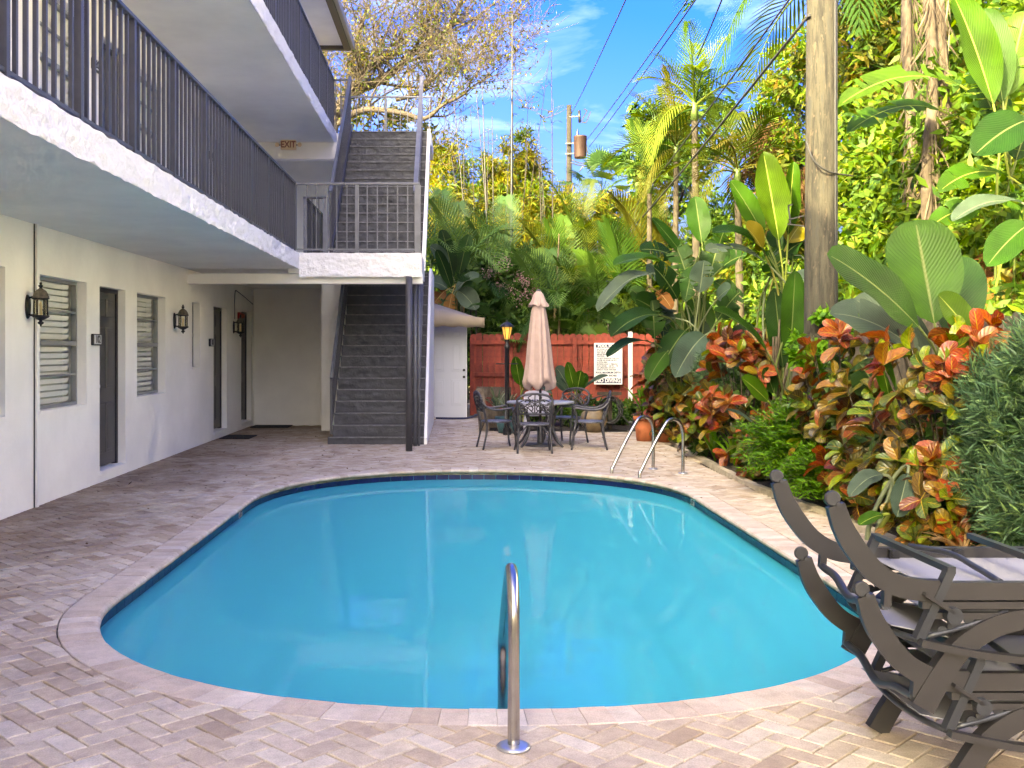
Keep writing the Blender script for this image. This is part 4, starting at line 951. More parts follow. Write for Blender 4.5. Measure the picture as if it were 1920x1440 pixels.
# ------------------------------------------------------------------ utility poles and wires
px_, py_ = 4.06, 11.5
up = thing('utility_pole', 'thick weathered wooden utility pole standing among the plants on the right', 'pole', (px_, py_, 0))
b = MB(); b.tube([(px_, py_, -.05), (px_, py_, 2.2), (px_+.01, py_, 4), (px_+.02, py_, 6.5), (px_+.03, py_, 9.5)], [.178, .168, .163, .155, .145], 28); b.build('shaft', M['pole'], up, rec=False)
b = MB(); b.tube([(px_+.160, py_-.085, .2), (px_+.152, py_-.085, 4), (px_+.150, py_-.08, 9)], .015, 8); b.tube([(px_+.130, py_-.13, .2), (px_+.125, py_-.125, 3.5), (px_+.12, py_-.12, 9)], .009, 8); b.build('cable_riser', M['wire'], up)
b = MB(); b.tube(smoothpts([P(1512, 265, 11.28), P(1525, 300, 11.25), P(1555, 322, 11.3), P(1600, 330, 11.6)], 5), .010, 6); b.build('slack_wire', M['wire'], up)
b = MB()
for a, c in (((1478, 385), (1482, 420)), ((1476, 420), (1508, 424)), ((1478, 412), (1508, 404)), ((1478, 386), (1486, 383))): b.bar(P(*a, 11.45), P(*c, 11.45), .014)
b.build('step_bracket', M['black'], up)
fx = P(1067, 300, 45); fp = thing('transformer_pole', 'distant utility pole carrying a rusty transformer can', 'pole', (fx.x, 45, 0))
b = MB(); b.tube([(fx.x-.12, 45, -.05), (fx.x, 45, 6), (fx.x, 45, 12.2)], [.17, .14, .11], 12); b.build('shaft', M['farpole'], fp)
q = P(1088, 276, 44.6)
b = MB(); b.lathe([(0, -.48), (.25, -.48), (.27, -.42), (.285, .42), (.30, .44), (.28, .48), (0, .50)], 20, q); b.build('transformer_can', M['transformer'], fp)
b = MB(); b.lathe([(.05, .48), (.07, .54), (.045, .58), (.06, .64), (.03, .72), (.01, .80)], 10, q+Vector((-.12, 0, 0))); b.bar(q+Vector((-.62, .2, .2)), q+Vector((-.2, .1, .2)), .05); b.bar(q+Vector((-.62, .2, -.25)), q+Vector((-.2, .1, -.25)), .05); b.build('bushing', M['black'], fp)
b = MB(); c0 = P(1086, 218, 44.8); b.bar(P(1068, 219, 44.9), c0, .05); b.tube([c0+Vector((0, 0, .25)), c0+Vector((.02, 0, -.28))], .06, 8); b.bar(c0+Vector((.1, 0, -.2)), c0+Vector((.35, 0, .25)), .05); b.bar(c0+Vector((.35, 0, .25)), c0+Vector((.2, 0, .32)), .04); b.bar(c0+Vector((.1, 0, -.25)), c0+Vector((.3, 0, -.28)), .05)
b.bar(c0+Vector((.3, 0, -.28)), c0+Vector((.5, 0, .2)), .045); b.build('fuse_cutout', M['black'], fp)
b = MB()
for pts in (((1098, 262), (1102, 300), (1090, 310), (1070, 305)), ((1100, 300), (1112, 318), (1150, 327), (1200, 335)), ((1072, 300), (1090, 306), (1105, 303)), ((1086, 322), (1095, 312), (1108, 318), (1112, 330)), ((1072, 322), (1092, 332))):
    b.tube(smoothpts([P(x, y, 44.5) for x, y in pts], 5), .028, 5)
b.build('drop_wire', M['wire'], fp)
def wire(a, c, r, lab, sag=.3, n=14):
    pts = []
    for i in range(n+1): f = i/n; p = Vector(a).lerp(Vector(c), f); p.z -= sag*4*f*(1-f); pts.append(p)
    b = MB(); b.tube(pts, r, 6); single('overhead_wire', b, M['wire'], lab, 'wire', tuple(pts[0]), 'overhead wires')
wire(P(1517, 28, 11.4), P(1195, 418, 27), .019, 'thick black cable running down from the near pole into the palms', .05)
wire(P(1508, -40, 11.4), P(1150, 440, 33), .013, 'thinner black cable just left of the thick one below the near pole', .05)
wire(P(1420, -190, 14), P(1100, 262, 44.6), .016, 'faint wire crossing the sky to the top of the rusty transformer', .1)
wire(P(1435, -190, 14), P(1104, 276, 44.6), .016, 'faint wire just right of its twin, crossing the sky to the transformer', .1)
wire(P(1240, -150, 16), P(1072, 212, 45), .016, 'leftmost faint wire rising from the top of the distant pole', .1)
wire(P(1415, -160, 12), P(1306, 112, 22), .014, 'short twisted wire above the tall palms', .05)

# ------------------------------------------------------------------ stacked sun loungers
YN, YF = 3.55, 4.17
def make_lounger():
    t = thing('sun_lounger', '', 'sun lounger', (0, 0, 0), group='folded loungers stacked on the deck')
    m = M['lounger']
    arm = [(1.405, .70), (1.43, .625), (1.47, .555), (1.535, .475), (1.615, .425), (1.70, .408), (1.76, .405)]
    arm = [(p.x, p.y) for p in [Vector((q.x, q.y)) for q in smoothpts([(a, b, 0) for a, b in arm], 5)]]
    for y in (YN, YF):
        s = -1 if y == YN else 1; y0, y1 = y-.016, y+.016
        b = MB(); b.strip(arm, [.060+.014*min(1, i/8) for i in range(len(arm))], y0, y1); b.box(1.755, 2.62, y0, y1, .375, .435); b.build('back_arm', m, t)
        b = MB(); b.lathe([(0, -.011), (.023, -.011), (.027, -.007), (.027, .007), (.023, .011), (0, .011)], 20, smooth=False); me = b.mesh('end_wheel', M['rubber']); me.transform(Matrix.Rotation(R(90), 4, 'X')); link('end_wheel', me, t, (1.396, y, .722))
        b = MB(); b.tube([(1.412, y0-.006, .702), (1.412, y1+.006, .702)], .009, 10); b.build('bolt', M['rubber'], t)
        b = MB(); b.box(1.70, 3.25, y0, y1, .344, .368); b.box(1.72, 3.25, y0+.003, y1-.003, .308, .330); b.build('seat_rail', m, t)
        b = MB(); b.lathe([(0, -.03), (.028, -.03), (.03, 0), (.028, .03), (0, .03)], 18, smooth=False); me = b.mesh('pivot', M['loungertube']); me.transform(Matrix.Rotation(R(90), 4, 'X')); link('pivot', me, t, (1.80, y+s*.012, .325))
        b = MB(); b.bar((1.70, y+s*.024, .40), (1.80, y+s*.024, .335), .012, .036, (0, 1, 0)); b.build('clamp', m, t)
        b = MB(); b.bar((1.800, y+s*.001, .475), (1.690, y+s*.001, .235), .030, .036, (0, 1, 0)); b.build('strut', M['loungertube'], t)
        leg = smoothpts([(1.70, .005, 0), (1.755, .10, 0), (1.83, .205, 0), (1.93, .275, 0), (2.05, .31, 0), (2.20, .315, 0)], 5)
        b = MB(); b.strip([(p.x, p.y) for p in leg], [.082-.02*(i/len(leg)) for i in range(len(leg))], y-.022, y+.022); b.build('leg', m, t)
        leg = smoothpts([(3.05, .005, 0), (3.0, .10, 0), (2.93, .205, 0), (2.83, .275, 0), (2.70, .31, 0), (2.55, .315, 0)], 5)
        b = MB(); b.strip([(p.x, p.y) for p in leg], .07, y-.022, y+.022); b.build('leg', m, t)
        ar = smoothpts([(1.685, .235, 0), (1.80, .21, 0), (1.95, .185, 0), (2.15, .17, 0), (2.4, .18, 0)], 5)
        b = MB(); b.strip([(p.x, p.y) for p in ar], .024, y+s*.03-.018, y+s*.03+.018); b.build('arm_rest', m, t)
        b = MB(); b.tube(smoothpts([(1.72, y, .245), (1.85, y, .28), (2.0, y, .335)], 4), .010, 8); b.build('brace', M['loungertube'], t)
        b = MB()
        for (x, z, r) in ((1.775, .265, .018), (1.815, .285, .024), (1.865, .305, .017)): b.tube([(x, y-.004, z), (x, y+.004, z)], r, 14)
        b.build('scroll_plate', M['loungertube'], t)
        b = MB(); b.bar((1.585, y, .425), (1.58, y, .352), .030, .026); b.build('bar_post', m, t)
    b = MB(); b.tube(smoothpts([(1.58, YF, .36), (1.58, YF-.04, .355), (1.585, YF-.14, .345), (1.58, YF-.30, .30), (1.58, YF-.46, .335), (1.58, YN+.04, .345), (1.58, YN, .352)], 5), .0155, 10); b.build('cross_tube', M['loungertube'], t)
    b = MB(); b.bar((1.800, YN-.018, .478), (1.800, YF+.018, .478), .028, .022); b.bar((2.19, YN-.018, .478), (2.19, YF+.018, .478), .028, .022); b.build('cross_bar', M['loungertube'], t)
    b = MB(); b.tube(smoothpts([(1.69, YN, .235), (1.66, YN+.1, .232), (1.65, (YN+YF)/2, .225), (1.66, YF-.1, .232), (1.69, YF, .235)], 5), .012, 8); b.build('stretcher', M['loungertube'], t)
    b = MB(); b.tube(smoothpts([(1.92, YF-.03, .445), (2.0, YF-.2, .45), (2.02, YN+.25, .43), (2.03, YN+.1, .41)], 6), .012, 8); b.build('back_tube', M['loungertube'], t)
    b = MB(); b.add([(1.78, YN+.017, .395), (2.6, YN+.017, .395), (2.6, YF-.017, .395), (1.78, YF-.017, .395)], [(0, 1, 2, 3)]); o = b.build('back_sling', M['sling'], t); o.modifiers.new('t', 'SOLIDIFY').thickness = .004
    b = MB(); b.add([(1.74, YN+.017, .33), (3.2, YN+.017, .33), (3.2, YF-.017, .33), (1.74, YF-.017, .33)], [(0, 1, 2, 3)]); o = b.build('seat_sling', M['sling'], t); o.modifiers.new('t', 'SOLIDIFY').thickness = .004
    b = MB(); b.add([(1.62, YN+.05, .27), (1.95, YN+.05, .20), (1.95, YF-.05, .20), (1.62, YF-.05, .27)], [(0, 1, 2, 3)]); o = b.build('foot_sling', M['sling'], t); o.modifiers.new('t', 'SOLIDIFY').thickness = .004
    b = MB()
    for xx in (1.86, 2.12, 2.38): b.box(xx-.02, xx+.02, YF-.035, YF-.017, .36, .43); b.tube([(xx, YF-.03, .415), (xx, YF-.045, .415)], .014, 12)
    b.build('sling_clip', M['black'], t)
    return t
lg = make_lounger(); lg['label'] = 'lower of two stacked bronze sun loungers, standing on the pavers'
l2 = copy_tree(lg); l2.location = (-.10, 0, .312); l2['label'] = 'upper of two stacked bronze sun loungers, resting on the other'
# ------------------------------------------------------------------ vegetation: materials and generators
G = lambda *s: list(s)
M['lf_dark'] = leafmat('dark green leaves', [(0, (0.0225, 0.0625, 0.0150)), (.5, (0.0500, 0.1187, 0.0225)), (1, (0.1063, 0.1875, 0.0375))], .25)
M['lf_mid'] = leafmat('mid green leaves', [(0, (0.0281, 0.0797, 0.0131)), (.5, (0.0703, 0.1500, 0.0187)), (1, (0.1406, 0.2156, 0.0281))], .35)
M['lf_lime'] = leafmat('lime green leaves', [(0, (0.0474, 0.1237, 0.0130)), (.5, (0.1083, 0.2061, 0.0190)), (.85, (0.1828, 0.2474, 0.0260)), (1, (0.2031, 0.1815, 0.0434))], .4)
M['lf_yellow'] = leafmat('yellow bamboo leaves', [(0, (0.0728, 0.1135, 0.0109)), (.4, (0.1746, 0.1891, 0.0183)), (.75, (0.2619, 0.2363, 0.0255)), (1, (0.2037, 0.1229, 0.0218))], .4)
M['lf_olive'] = leafmat('olive autumn leaves', [(0, (0.0348, 0.0620, 0.0110)), (.5, (0.0759, 0.0990, 0.0138)), (.8, (0.1518, 0.1320, 0.0165)), (1, (0.1771, 0.1072, 0.0220))], .35)
M['lf_brown'] = leafmat('dry brown leaves', [(0, (0.0600, 0.0300, 0.0125)), (.5, (0.1200, 0.0600, 0.0250)), (1, (0.1800, 0.1100, 0.0500))], .3, rough=.8)
M['lf_blue'] = leafmat('blue green needles', [(0, (0.0360, 0.0900, 0.0480)), (.5, (0.0720, 0.1500, 0.0720)), (.85, (0.1200, 0.2160, 0.0900)), (1, (0.2040, 0.3120, 0.1080))], .2, rough=.4)
M['lf_fern'] = leafmat('bright fern leaves', [(0, (.045, .15, .012)), (.5, (.10, .26, .02)), (1, (.18, .34, .03))], .35)
M['lf_pink'] = leafmat('pink petals', [(0, (0.3360, 0.1760, 0.2080)), (.6, (0.4640, 0.3040, 0.3200)), (1, (0.2080, 0.0800, 0.1120))], .3)
M['lf_spider'] = leafmat('striped strap leaves', [(0, (.05, .10, .05)), (.5, (.12, .19, .10)), (1, (.34, .36, .25))], .2)
M['frond_a'] = leafmat('palm frond', [(0, (0.0250, 0.0713, 0.0107)), (.5, (0.0606, 0.1283, 0.0143)), (1, (0.1426, 0.1782, 0.0214))], .35, src='object')
M['frond_y'] = leafmat('sunny palm frond', [(0, (0.0324, 0.0612, 0.0054)), (.5, (0.0648, 0.0864, 0.0072)), (1, (0.1152, 0.0972, 0.0144))], .4, src='object')
M['frond_d'] = leafmat('dark palm frond', [(0, (0.0260, 0.0780, 0.0234)), (.5, (0.0585, 0.1365, 0.0325)), (1, (0.1170, 0.2080, 0.0390))], .3, src='object')
M['lf_fibre'] = leafmat('grey dead fibres', [(0, (.07, .052, .036)), (.6, (.13, .10, .075)), (1, (.20, .16, .12))], .2, rough=.9)
VB = ((.14, .18, .06), 44, .35, .035, .16)
M['big'] = leafmat('bird of paradise leaf', [(0, (0.0054, 0.0298, 0.0039)), (.4, (0.0097, 0.0466, 0.0045)), (.75, (0.0184, 0.0680, 0.0056)), (1, (0.0324, 0.0972, 0.0067))], .3, .5, 'object', .2, VB, 2.2)
M['bigpale'] = leafmat('glaucous leaf underside', [(0, (0.0382, 0.0723, 0.0510)), (.5, (0.0595, 0.0978, 0.0680)), (1, (0.0850, 0.1232, 0.0765))], .25, .5, 'object', .2, ((.24, .28, .17), 44, .35, .03, .25), 2.2)
M['biglime'] = leafmat('young sunny leaf', [(0, (0.0248, 0.0918, 0.0058)), (.5, (0.0446, 0.1246, 0.0072)), (1, (0.0744, 0.1443, 0.0108))], .4, .45, 'object', .25, ((.36, .42, .10), 44, .35, .035, .18), 2.2)
M['bigyellow'] = leafmat('yellowing leaf', [(0, (0.1800, 0.1500, 0.0100)), (1, (0.2400, 0.1800, 0.0200))], .35, .4, 'object', .4, ((.45, .40, .12), 40, .35, .03, .2))
M['bigdry'] = leafmat('dry orange leaf', [(0, (0.1320, 0.0495, 0.0165)), (.5, (0.2200, 0.0825, 0.0193)), (1, (0.2750, 0.1320, 0.0330))], .3, .8, 'object', .2, ((.5, .35, .15), 40, .35, .03, .3))
CV = ((.42, .28, .03), 11, .30, .05, .38)
M['croton'] = leafmat('croton leaf', [(0, (0.0331, 0.0940, 0.0112)), (.12, (0.2210, 0.2984, 0.0168)), (.22, (0.0309, 0.0719, 0.0112)), (.33, (0.2873, 0.1878, 0.0168)), (.42, (0.0607, 0.0155, 0.0131)), (.52, (0.2873, 0.0497, 0.0150)), (.60, (0.0663, 0.0497, 0.0150)), (.70, (0.1326, 0.2210, 0.0168)), (.79, (0.0243, 0.0133, 0.0168)), (.88, (0.1768, 0.1436, 0.0168)), (1, (0.2984, 0.0884, 0.0168))], .22, .30, 'object', .5, CV, 9)
M['crotonred'] = leafmat('red croton leaf', [(0, (0.2846, 0.0275, 0.0095)), (.35, (0.3319, 0.0605, 0.0115)), (.65, (0.1424, 0.0132, 0.0095)), (1, (0.2964, 0.1099, 0.0134))], .25, .32, 'object', .5, CV, 9)

def unit(a): return a/np.maximum(np.linalg.norm(a, axis=1, keepdims=True), 1e-6)
def leafquads(p, d, nrm, L_, W_, fold=.0):
    """one folded leaf per row: five points, four triangles as two quads"""
    s = unit(np.cross(d, nrm)); L_ = np.asarray(L_).reshape(-1, 1)*np.ones((len(p), 1)); W_ = np.asarray(W_).reshape(-1, 1)*np.ones((len(p), 1))
    n2 = unit(np.cross(s, d)); a = p; b = p+d*L_*.45+s*W_*.5+n2*W_*fold; c = p+d*L_; e = p+d*L_*.45-s*W_*.5+n2*W_*fold
    V = np.stack([a, b, c, e], 1).reshape(-1, 3); k = np.arange(len(p))*4
    F = np.stack([k, k+1, k+2, k+3], 1); return V, F
def cloud(blobs, n, L_, W_, rs, shell=.55, hang=.35, up=.4, jit=.24):
    """leaves spread through a set of ellipsoids (cx,cy,cz,rx,ry,rz), in clumps, thicker near the skin"""
    B = np.array(blobs, float); w = (B[:, 3]*B[:, 4]*B[:, 5])**(2/3); w /= w.sum(); out = []
    for k, q in enumerate(B):
        m = max(8, int(n*w[k])); nc = max(4, m//42)
        u = unit(rs.normal(size=(nc, 3))); rad = (shell+(1.08-shell)*rs.random((nc, 1))); cc = q[:3]+u*q[3:]*rad
        i = rs.integers(0, nc, m); r0 = q[3:].mean()
        pp = cc[i]+rs.normal(size=(m, 3))*r0*jit*.55; out.append(np.concatenate([pp, u[i]], 1))
    A = np.concatenate(out); p = A[:, :3]; o = A[:, 3:]
    d = unit(o*.5+rs.normal(size=p.shape)*.7+np.array([0, 0, -hang])); nr = unit(o*.4+rs.normal(size=p.shape)*.6+np.array([0, -.15, up]))
    k = len(p); return leafquads(p, d, nr, L_*rs.uniform(.6, 1.25, k), W_*rs.uniform(.7, 1.2, k), .12)
def branchy(base, tips, r0, rs, b=None, n=7):
    b = b or MB(); base = Vector(base)
    for tp in tips:
        tp = Vector(tp); mid = base.lerp(tp, .5)+Vector(rs.normal(size=3)*.12*(tp-base).length*.6)
        b.tube(smoothpts([base, base.lerp(mid, .5)+Vector((0, 0, .1)), mid, tp], 3), [r0*(1-.085*i) for i in range(10)], n)
    return b
SEED = [100]
def nprs(): SEED[0] += 1; return np.random.default_rng(SEED[0])
def bush(name, label, cat, base, blobs, n, L_, W_, m, bark='bark', r0=.05, group=None, hang=.35, up=.4, shell=.55, extra=None, ntips=None):
    """tree or shrub: trunk with limbs to each blob, and a crown of leaf clumps"""
    rs = nprs(); t = thing(name, label, cat, base, group=group); tips = [q[:3] for q in blobs]
    trunk = branchy(base, tips if ntips is None else tips[:ntips], r0, rs); trunk.build('trunk', M[bark], t, rec=False)
    V, F = cloud(blobs, n, L_, W_, rs, shell, hang, up); o = link('crown', npmesh('crown', V-np.array(base), F, M[m]), t); o['kind'] = 'stuff'
    if extra:
        for nm, fr, m2, l2, w2 in extra:
            V, F = cloud(blobs, int(n*fr), l2, w2, rs, shell+.1, hang, up); o = link(nm, npmesh(nm, V-np.array(base), F, M[m2]), t); o['kind'] = 'stuff'
    return t

# ---- palm fronds
def frond_mesh(kind, m, n=21, wl=.021, seed=1, ll=.37):
    rs = np.random.default_rng(seed); rise, drop = {'up': (.50, .12), 'arch': (.42, .62), 'droop': (.18, .95)}[kind]
    t = np.linspace(0, 1, 25); y = t*(1-.18*drop*t*t); z = rise*t-(rise*.35+drop*.75)*t**2.3
    C = np.stack([np.zeros_like(t), y, z], 1); T = unit(np.gradient(C, axis=0)); V = []; F = []
    b = MB(); b.tube([tuple(c) for c in C], [.014*(1-.8*q) for q in t], 5); V = [tuple(v) for v in b.v]; F = [list(f) for f in b.f if len(f) == 4]
    for i in range(n):
        f = .14+.86*i/(n-1); k = f*24; a = int(min(23, k)); c = C[a]+(C[a+1]-C[a])*(k-a); tg = T[a]
        lf = ll*(math.sin(math.pi*min(1, .12+f*.86))**.7)*rs.uniform(.88, 1.08)
        for s in (-1, 1):
            side = np.array([s, 0, 0.]); upv = np.cross(side, tg)*s; upv = upv/np.linalg.norm(upv)
            if upv[2] < 0: upv = -upv
            ang = .95-.55*f; d = side*math.sin(ang)+tg*math.cos(ang)+upv*(.30 if kind != 'droop' else .05); d = d/np.linalg.norm(d)
            w = wl*rs.uniform(.8, 1.1); nd = np.cross(d, upv); nd /= np.linalg.norm(nd)
            p1 = c+d*lf*.5+np.array([0, 0, -.03*lf]); p2 = c+d*lf+np.array([0, 0, -.28*lf*(1 if kind != 'up' else .4)]); q = len(V)
            V += [tuple(c-nd*w*.15), tuple(c+nd*w*.15), tuple(p1+nd*w*.5), tuple(p1-nd*w*.5), tuple(p2+nd*.002), tuple(p2-nd*.002)]
            F += [[q, q+1, q+2, q+3], [q+3, q+2, q+4, q+5]]
    return npmesh('frond', V, F, M[m])
FR = {}
for m in ('frond_a', 'frond_y', 'frond_d'):
    FR[m] = [frond_mesh('up', m, seed=1), frond_mesh('arch', m, seed=2), frond_mesh('arch', m, seed=3, n=19), frond_mesh('droop', m, seed=4)]
def palm(name, label, base, h, nf, L_, m, rs, r=.07, lean=(0, 0), bark='palmbark', group=None, cat='palm', stems=1, spread=.25):
    t = thing(name, label, cat, base, group=group); base = Vector(base)
    for s in range(stems):
        bx = Vector((rs.uniform(-spread, spread), rs.uniform(-spread, spread), 0)) if stems > 1 else Vector((0, 0, 0)); hh = h*rs.uniform(.7, 1.05) if stems > 1 else h
        tp = bx*1.8+Vector((lean[0], lean[1], hh)); n = max(6, int(hh*3)); b = MB(); pts = [bx.lerp(tp, i/n)+Vector((0, 0, 0)) for i in range(n+1)]
        b.tube(pts, [r*(1.25-.5*i/n+(.06 if i % 2 else 0)) for i in range(n+1)], 9); link('trunk', b.mesh('trunk', M[bark]), t)
        b = MB(); b.tube([tp-Vector((0, 0, .05)), tp+Vector((0, 0, .25)), tp+Vector((0, 0, .45))], [r*1.0, r*.95, r*.4], 8); link('crown_shaft', b.mesh('crown_shaft', M['stemgreen']), t)
        k = max(4, nf//stems)
        for i in range(k):
            az = 2*math.pi*(i*.382+rs.uniform(-.05, .05)); f = i/max(1, k-1); v = 0 if f < .25 else (1 if f < .5 else (2 if f < .8 else 3))
            link('frond', FR[m][v], t, tp+Vector((0, 0, .38-.15*f)), (R(48-55*f)+rs.uniform(-.15, .15), rs.uniform(-.2, .2), az), L_*rs.uniform(.85, 1.12))
    return t
def fan_mesh(m, seed=1, n=26, span=4.6, wl=.055):
    rs = np.random.default_rng(seed); V = []; F = []
    b = MB(); b.tube([(0, 0, 0), (0, .5, .06), (0, 1, .04)], [.014, .010, .008], 5); V = [tuple(v) for v in b.v]; F = [list(f) for f in b.f if len(f) == 4]
    for i in range(n):
        a = -span/2+span*i/(n-1); d = np.array([math.sin(a), math.cos(a), .10*math.cos(a*.5)]); l_ = .62*rs.uniform(.9, 1.08)*(1-.12*abs(a)/2); nd = np.array([d[1], -d[0], 0.]); nd /= np.linalg.norm(nd)
        c = np.array([0, 1., .04]); p1 = c+d*l_*.55; p2 = c+d*l_+np.array([0, 0, -.10]); w = wl*.62; q = len(V)
        V += [tuple(c-nd*.004), tuple(c+nd*.004), tuple(p1+nd*w+np.array([0, 0, .012*(i % 2)])), tuple(p1-nd*w), tuple(p2+nd*.003), tuple(p2-nd*.003)]; F += [[q, q+1, q+2, q+3], [q+3, q+2, q+4, q+5]]
    return npmesh('fan_leaf', V, F, M[m])
FAN = {m: [fan_mesh(m, 1), fan_mesh(m, 2, 20, 3.6)] for m in ('frond_a', 'frond_d', 'frond_y')}
def fanpalm(name, label, base, h, nf, L_, m, rs, r=.05, stems=1, spread=.3, group=None):
    t = thing(name, label, 'palm', base, group=group)
    for s in range(stems):
        bx = Vector((rs.uniform(-spread, spread), rs.uniform(-spread, spread), 0)) if stems > 1 else Vector((0, 0, 0)); hh = h*rs.uniform(.55, 1.05) if stems > 1 else h
        tp = bx*1.3+Vector((0, 0, hh)); b = MB(); b.tube([bx, bx.lerp(tp, .5), tp], [r*1.1, r, r*.8], 8); link('trunk', b.mesh('trunk', M['bark']), t); k = max(4, nf//stems)
        for i in range(k):
            f = i/max(1, k-1); link('fan_leaf', FAN[m][i % 2], t, tp, (R(70-85*f)+rs.uniform(-.2, .2), rs.uniform(-.3, .3), 2*math.pi*i*.382+rs.uniform(-.2, .2)), L_*rs.uniform(.8, 1.15))
    return t

# ---- paddle leaves
def paddle(base, neck, tip, width, nrm=(-.15, -.85, .5), droop=.12, fold=.18, tear=.0, seed=1, segs=18, peak=.42, petr=.014, curl=0.):
    """a stalk from base to neck and a paddle-shaped blade from neck to tip; returns mesh data with leaf coordinates"""
    rs = random.Random(seed); base, neck, tip = Vector(base), Vector(neck), Vector(tip); ax = tip-neck; L_ = ax.length
    N = Vector(nrm).normalized(); ctrl = neck+ax*.5+Vector((0, 0, 1))*droop*L_; V = []; F = []; UV = []
    d0 = (ctrl-neck).normalized()
    if (neck-base).length > .02:
        hdl = (neck-base).length*.4; pts = []
        c1 = base+Vector((0, 0, hdl)); c2 = neck-d0*hdl
        for i in range(11): t = i/10; pts.append(base*(1-t)**3+c1*3*t*(1-t)**2+c2*3*t*t*(1-t)+neck*t**3)
        b = MB(); b.tube(pts, [petr*(1.5-.7*i/10) for i in range(11)], 6, cap=False); V = [Vector(v) for v in b.v]; F = [list(f) for f in b.f]; UV = [(0., 0.)]*len(V)
    P_ = lambda t: neck*(1-t)**2+ctrl*2*t*(1-t)+tip*t*t
    def wd(t):
        if t < peak: return width/2*(max(.02, math.sin(math.pi/2*(t/peak)**.8)))**.75
        return width/2*max(0, 1-((t-peak)/(1-peak))**2.3)**.62
    for side in (-1, 1):
        cuts = [0]+sorted(i for i in range(3, segs-1) if rs.random() < tear)+[segs]
        for a, c in zip(cuts, cuts[1:]):
            dr = rs.uniform(-.5, .12)*(1 if tear else 0); tw = rs.uniform(-.02, .02); rows = []
            for i in range(a, c+1):
                t = i/segs; tt = t
                if tear and len(cuts) > 2:
                    if i == a and a > 0: tt = t+.25/segs
                    if i == c and c < segs: tt = t-.25/segs
                T = (P_(min(1, t+.01))-P_(max(0, t-.01))).normalized(); S = T.cross(N).normalized()*side; U = S.cross(T).normalized()*side
                if U.dot(N) < 0: U = -U
                w = wd(tt); row = []
                for k in range(4):
                    u = k/3; ang = fold*(1+.6*u)+dr*u+.10*math.sin(t*9+seed+side)*u
                    q = P_(t)+S*w*u*math.cos(ang)+U*w*u*math.sin(ang)+T*w*u*(.18+ (tt-t)*8) + U*(-curl*w*u*u)
                    row.append(len(V)); V.append(q); UV.append((u*side, t))
                rows.append(row)
            for r0, r1 in zip(rows, rows[1:]):
                for k in range(3): F.append([r0[k], r0[k+1], r1[k+1], r1[k]])
    return V, F, UV
def paddle_obj(parent, name, m, *a, **k):
    V, F, UV = paddle(*a, **k); o = wloc(parent); return link(name, npmesh(name, [tuple(v-o) for v in V], F, M[m], True, UV), parent)

# ---- croton leaves (shared meshes, coloured one by one)
def small_leaf(m, w, seed, droop=.15):
    V, F, UV = paddle((0, 0, 0), (0, .0, 0), (0, 1, 0), w, (0, 0, 1), droop, .22, 0, seed, 8, .48); return npmesh('leaf', [tuple(v) for v in V], F, M[m], True, UV)
CL = [small_leaf('croton', w, s, d) for w, s, d in ((.62, 1, .18), (.55, 2, .05), (.66, 3, .25), (.50, 4, .12))]
CRd = [small_leaf('crotonred', w, s, d) for w, s, d in ((.56, 5, .2), (.62, 6, .1))]
def croton(label, x, y, r, h, n, rs, redtop=.3, size=.19, face=(-.6, -.8)):
    t = thing('croton_bush', label, 'shrub', (x, y, .02), group='croton bushes along the pool bed')
    whorls = []; fx, fy = face
    while len(whorls)*7 < n:
        a = rs.uniform(0, 2*math.pi); z = rs.uniform(.08, 1.0); c, s = math.cos(a), math.sin(a)
        if c*fx+s*fy < -.35 and z < .8: continue
        rr = r*(1-.35*max(0, z-.7)/.3)*rs.uniform(.62, 1.05)*(.75+.25*min(1, z*2.5)); whorls.append(Vector((c*rr, s*rr, z*h)))
    b = MB()
    for w in whorls: b.tube([(w.x*.12, w.y*.12, 0), (w.x*.5, w.y*.5, w.z*.55), tuple(w)], [.012, .009, .005], 5, cap=False)
    link('stems', b.mesh('stems', M['bark']), t)
    for w in whorls:
        red = (rs.random() < redtop*1.6) if w.z > h*.72 else (rs.random() < redtop*.25); o = Vector((w.x, w.y, 0)).normalized(); k = rs.randint(6, 8); a0 = rs.uniform(0, 6.28); size_ = size*rs.uniform(.9, 1.35)
        tilt = Vector((o.x*.8, o.y*.8, .75)).normalized(); q = Vector((0, 0, 1)).rotation_difference(tilt).to_matrix()
        for i in range(k):
            e = Matrix.Rotation(a0+i*2.4+rs.uniform(-.3, .3), 3, 'Z') @ Matrix.Rotation(rs.uniform(-.30, .95), 3, 'X') @ Matrix.Rotation(rs.uniform(-.6, .6), 3, 'Y')
            me = CRd[rs.randrange(2)] if red and rs.random() < .8 else CL[rs.randrange(4)]
            link('leaf', me, t, w+Vector((0, 0, rs.uniform(-.09, .05))), (q @ e).to_euler(), size_*rs.uniform(.75, 1.15))
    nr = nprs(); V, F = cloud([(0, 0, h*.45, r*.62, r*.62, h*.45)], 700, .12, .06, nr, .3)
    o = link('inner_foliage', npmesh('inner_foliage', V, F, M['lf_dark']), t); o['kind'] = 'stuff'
    return t
def needles(pos, nrm, n_per, L_, W_, rs):
    """tufts of narrow needles fanning out around a direction"""
    k = len(pos); p = np.repeat(pos, n_per, 0); o = np.repeat(nrm, n_per, 0); j = np.tile(np.linspace(0, 1, n_per), k).reshape(-1, 1)
    d = unit(o*(.25+.9*j)+unit(rs.normal(size=p.shape))*.85); p = p-o*(1-j)*L_*.9
    return leafquads(p, d, unit(rs.normal(size=p.shape)+np.array([0, 0, .8])), L_*rs.uniform(.7, 1.15, len(p)), W_, .08)
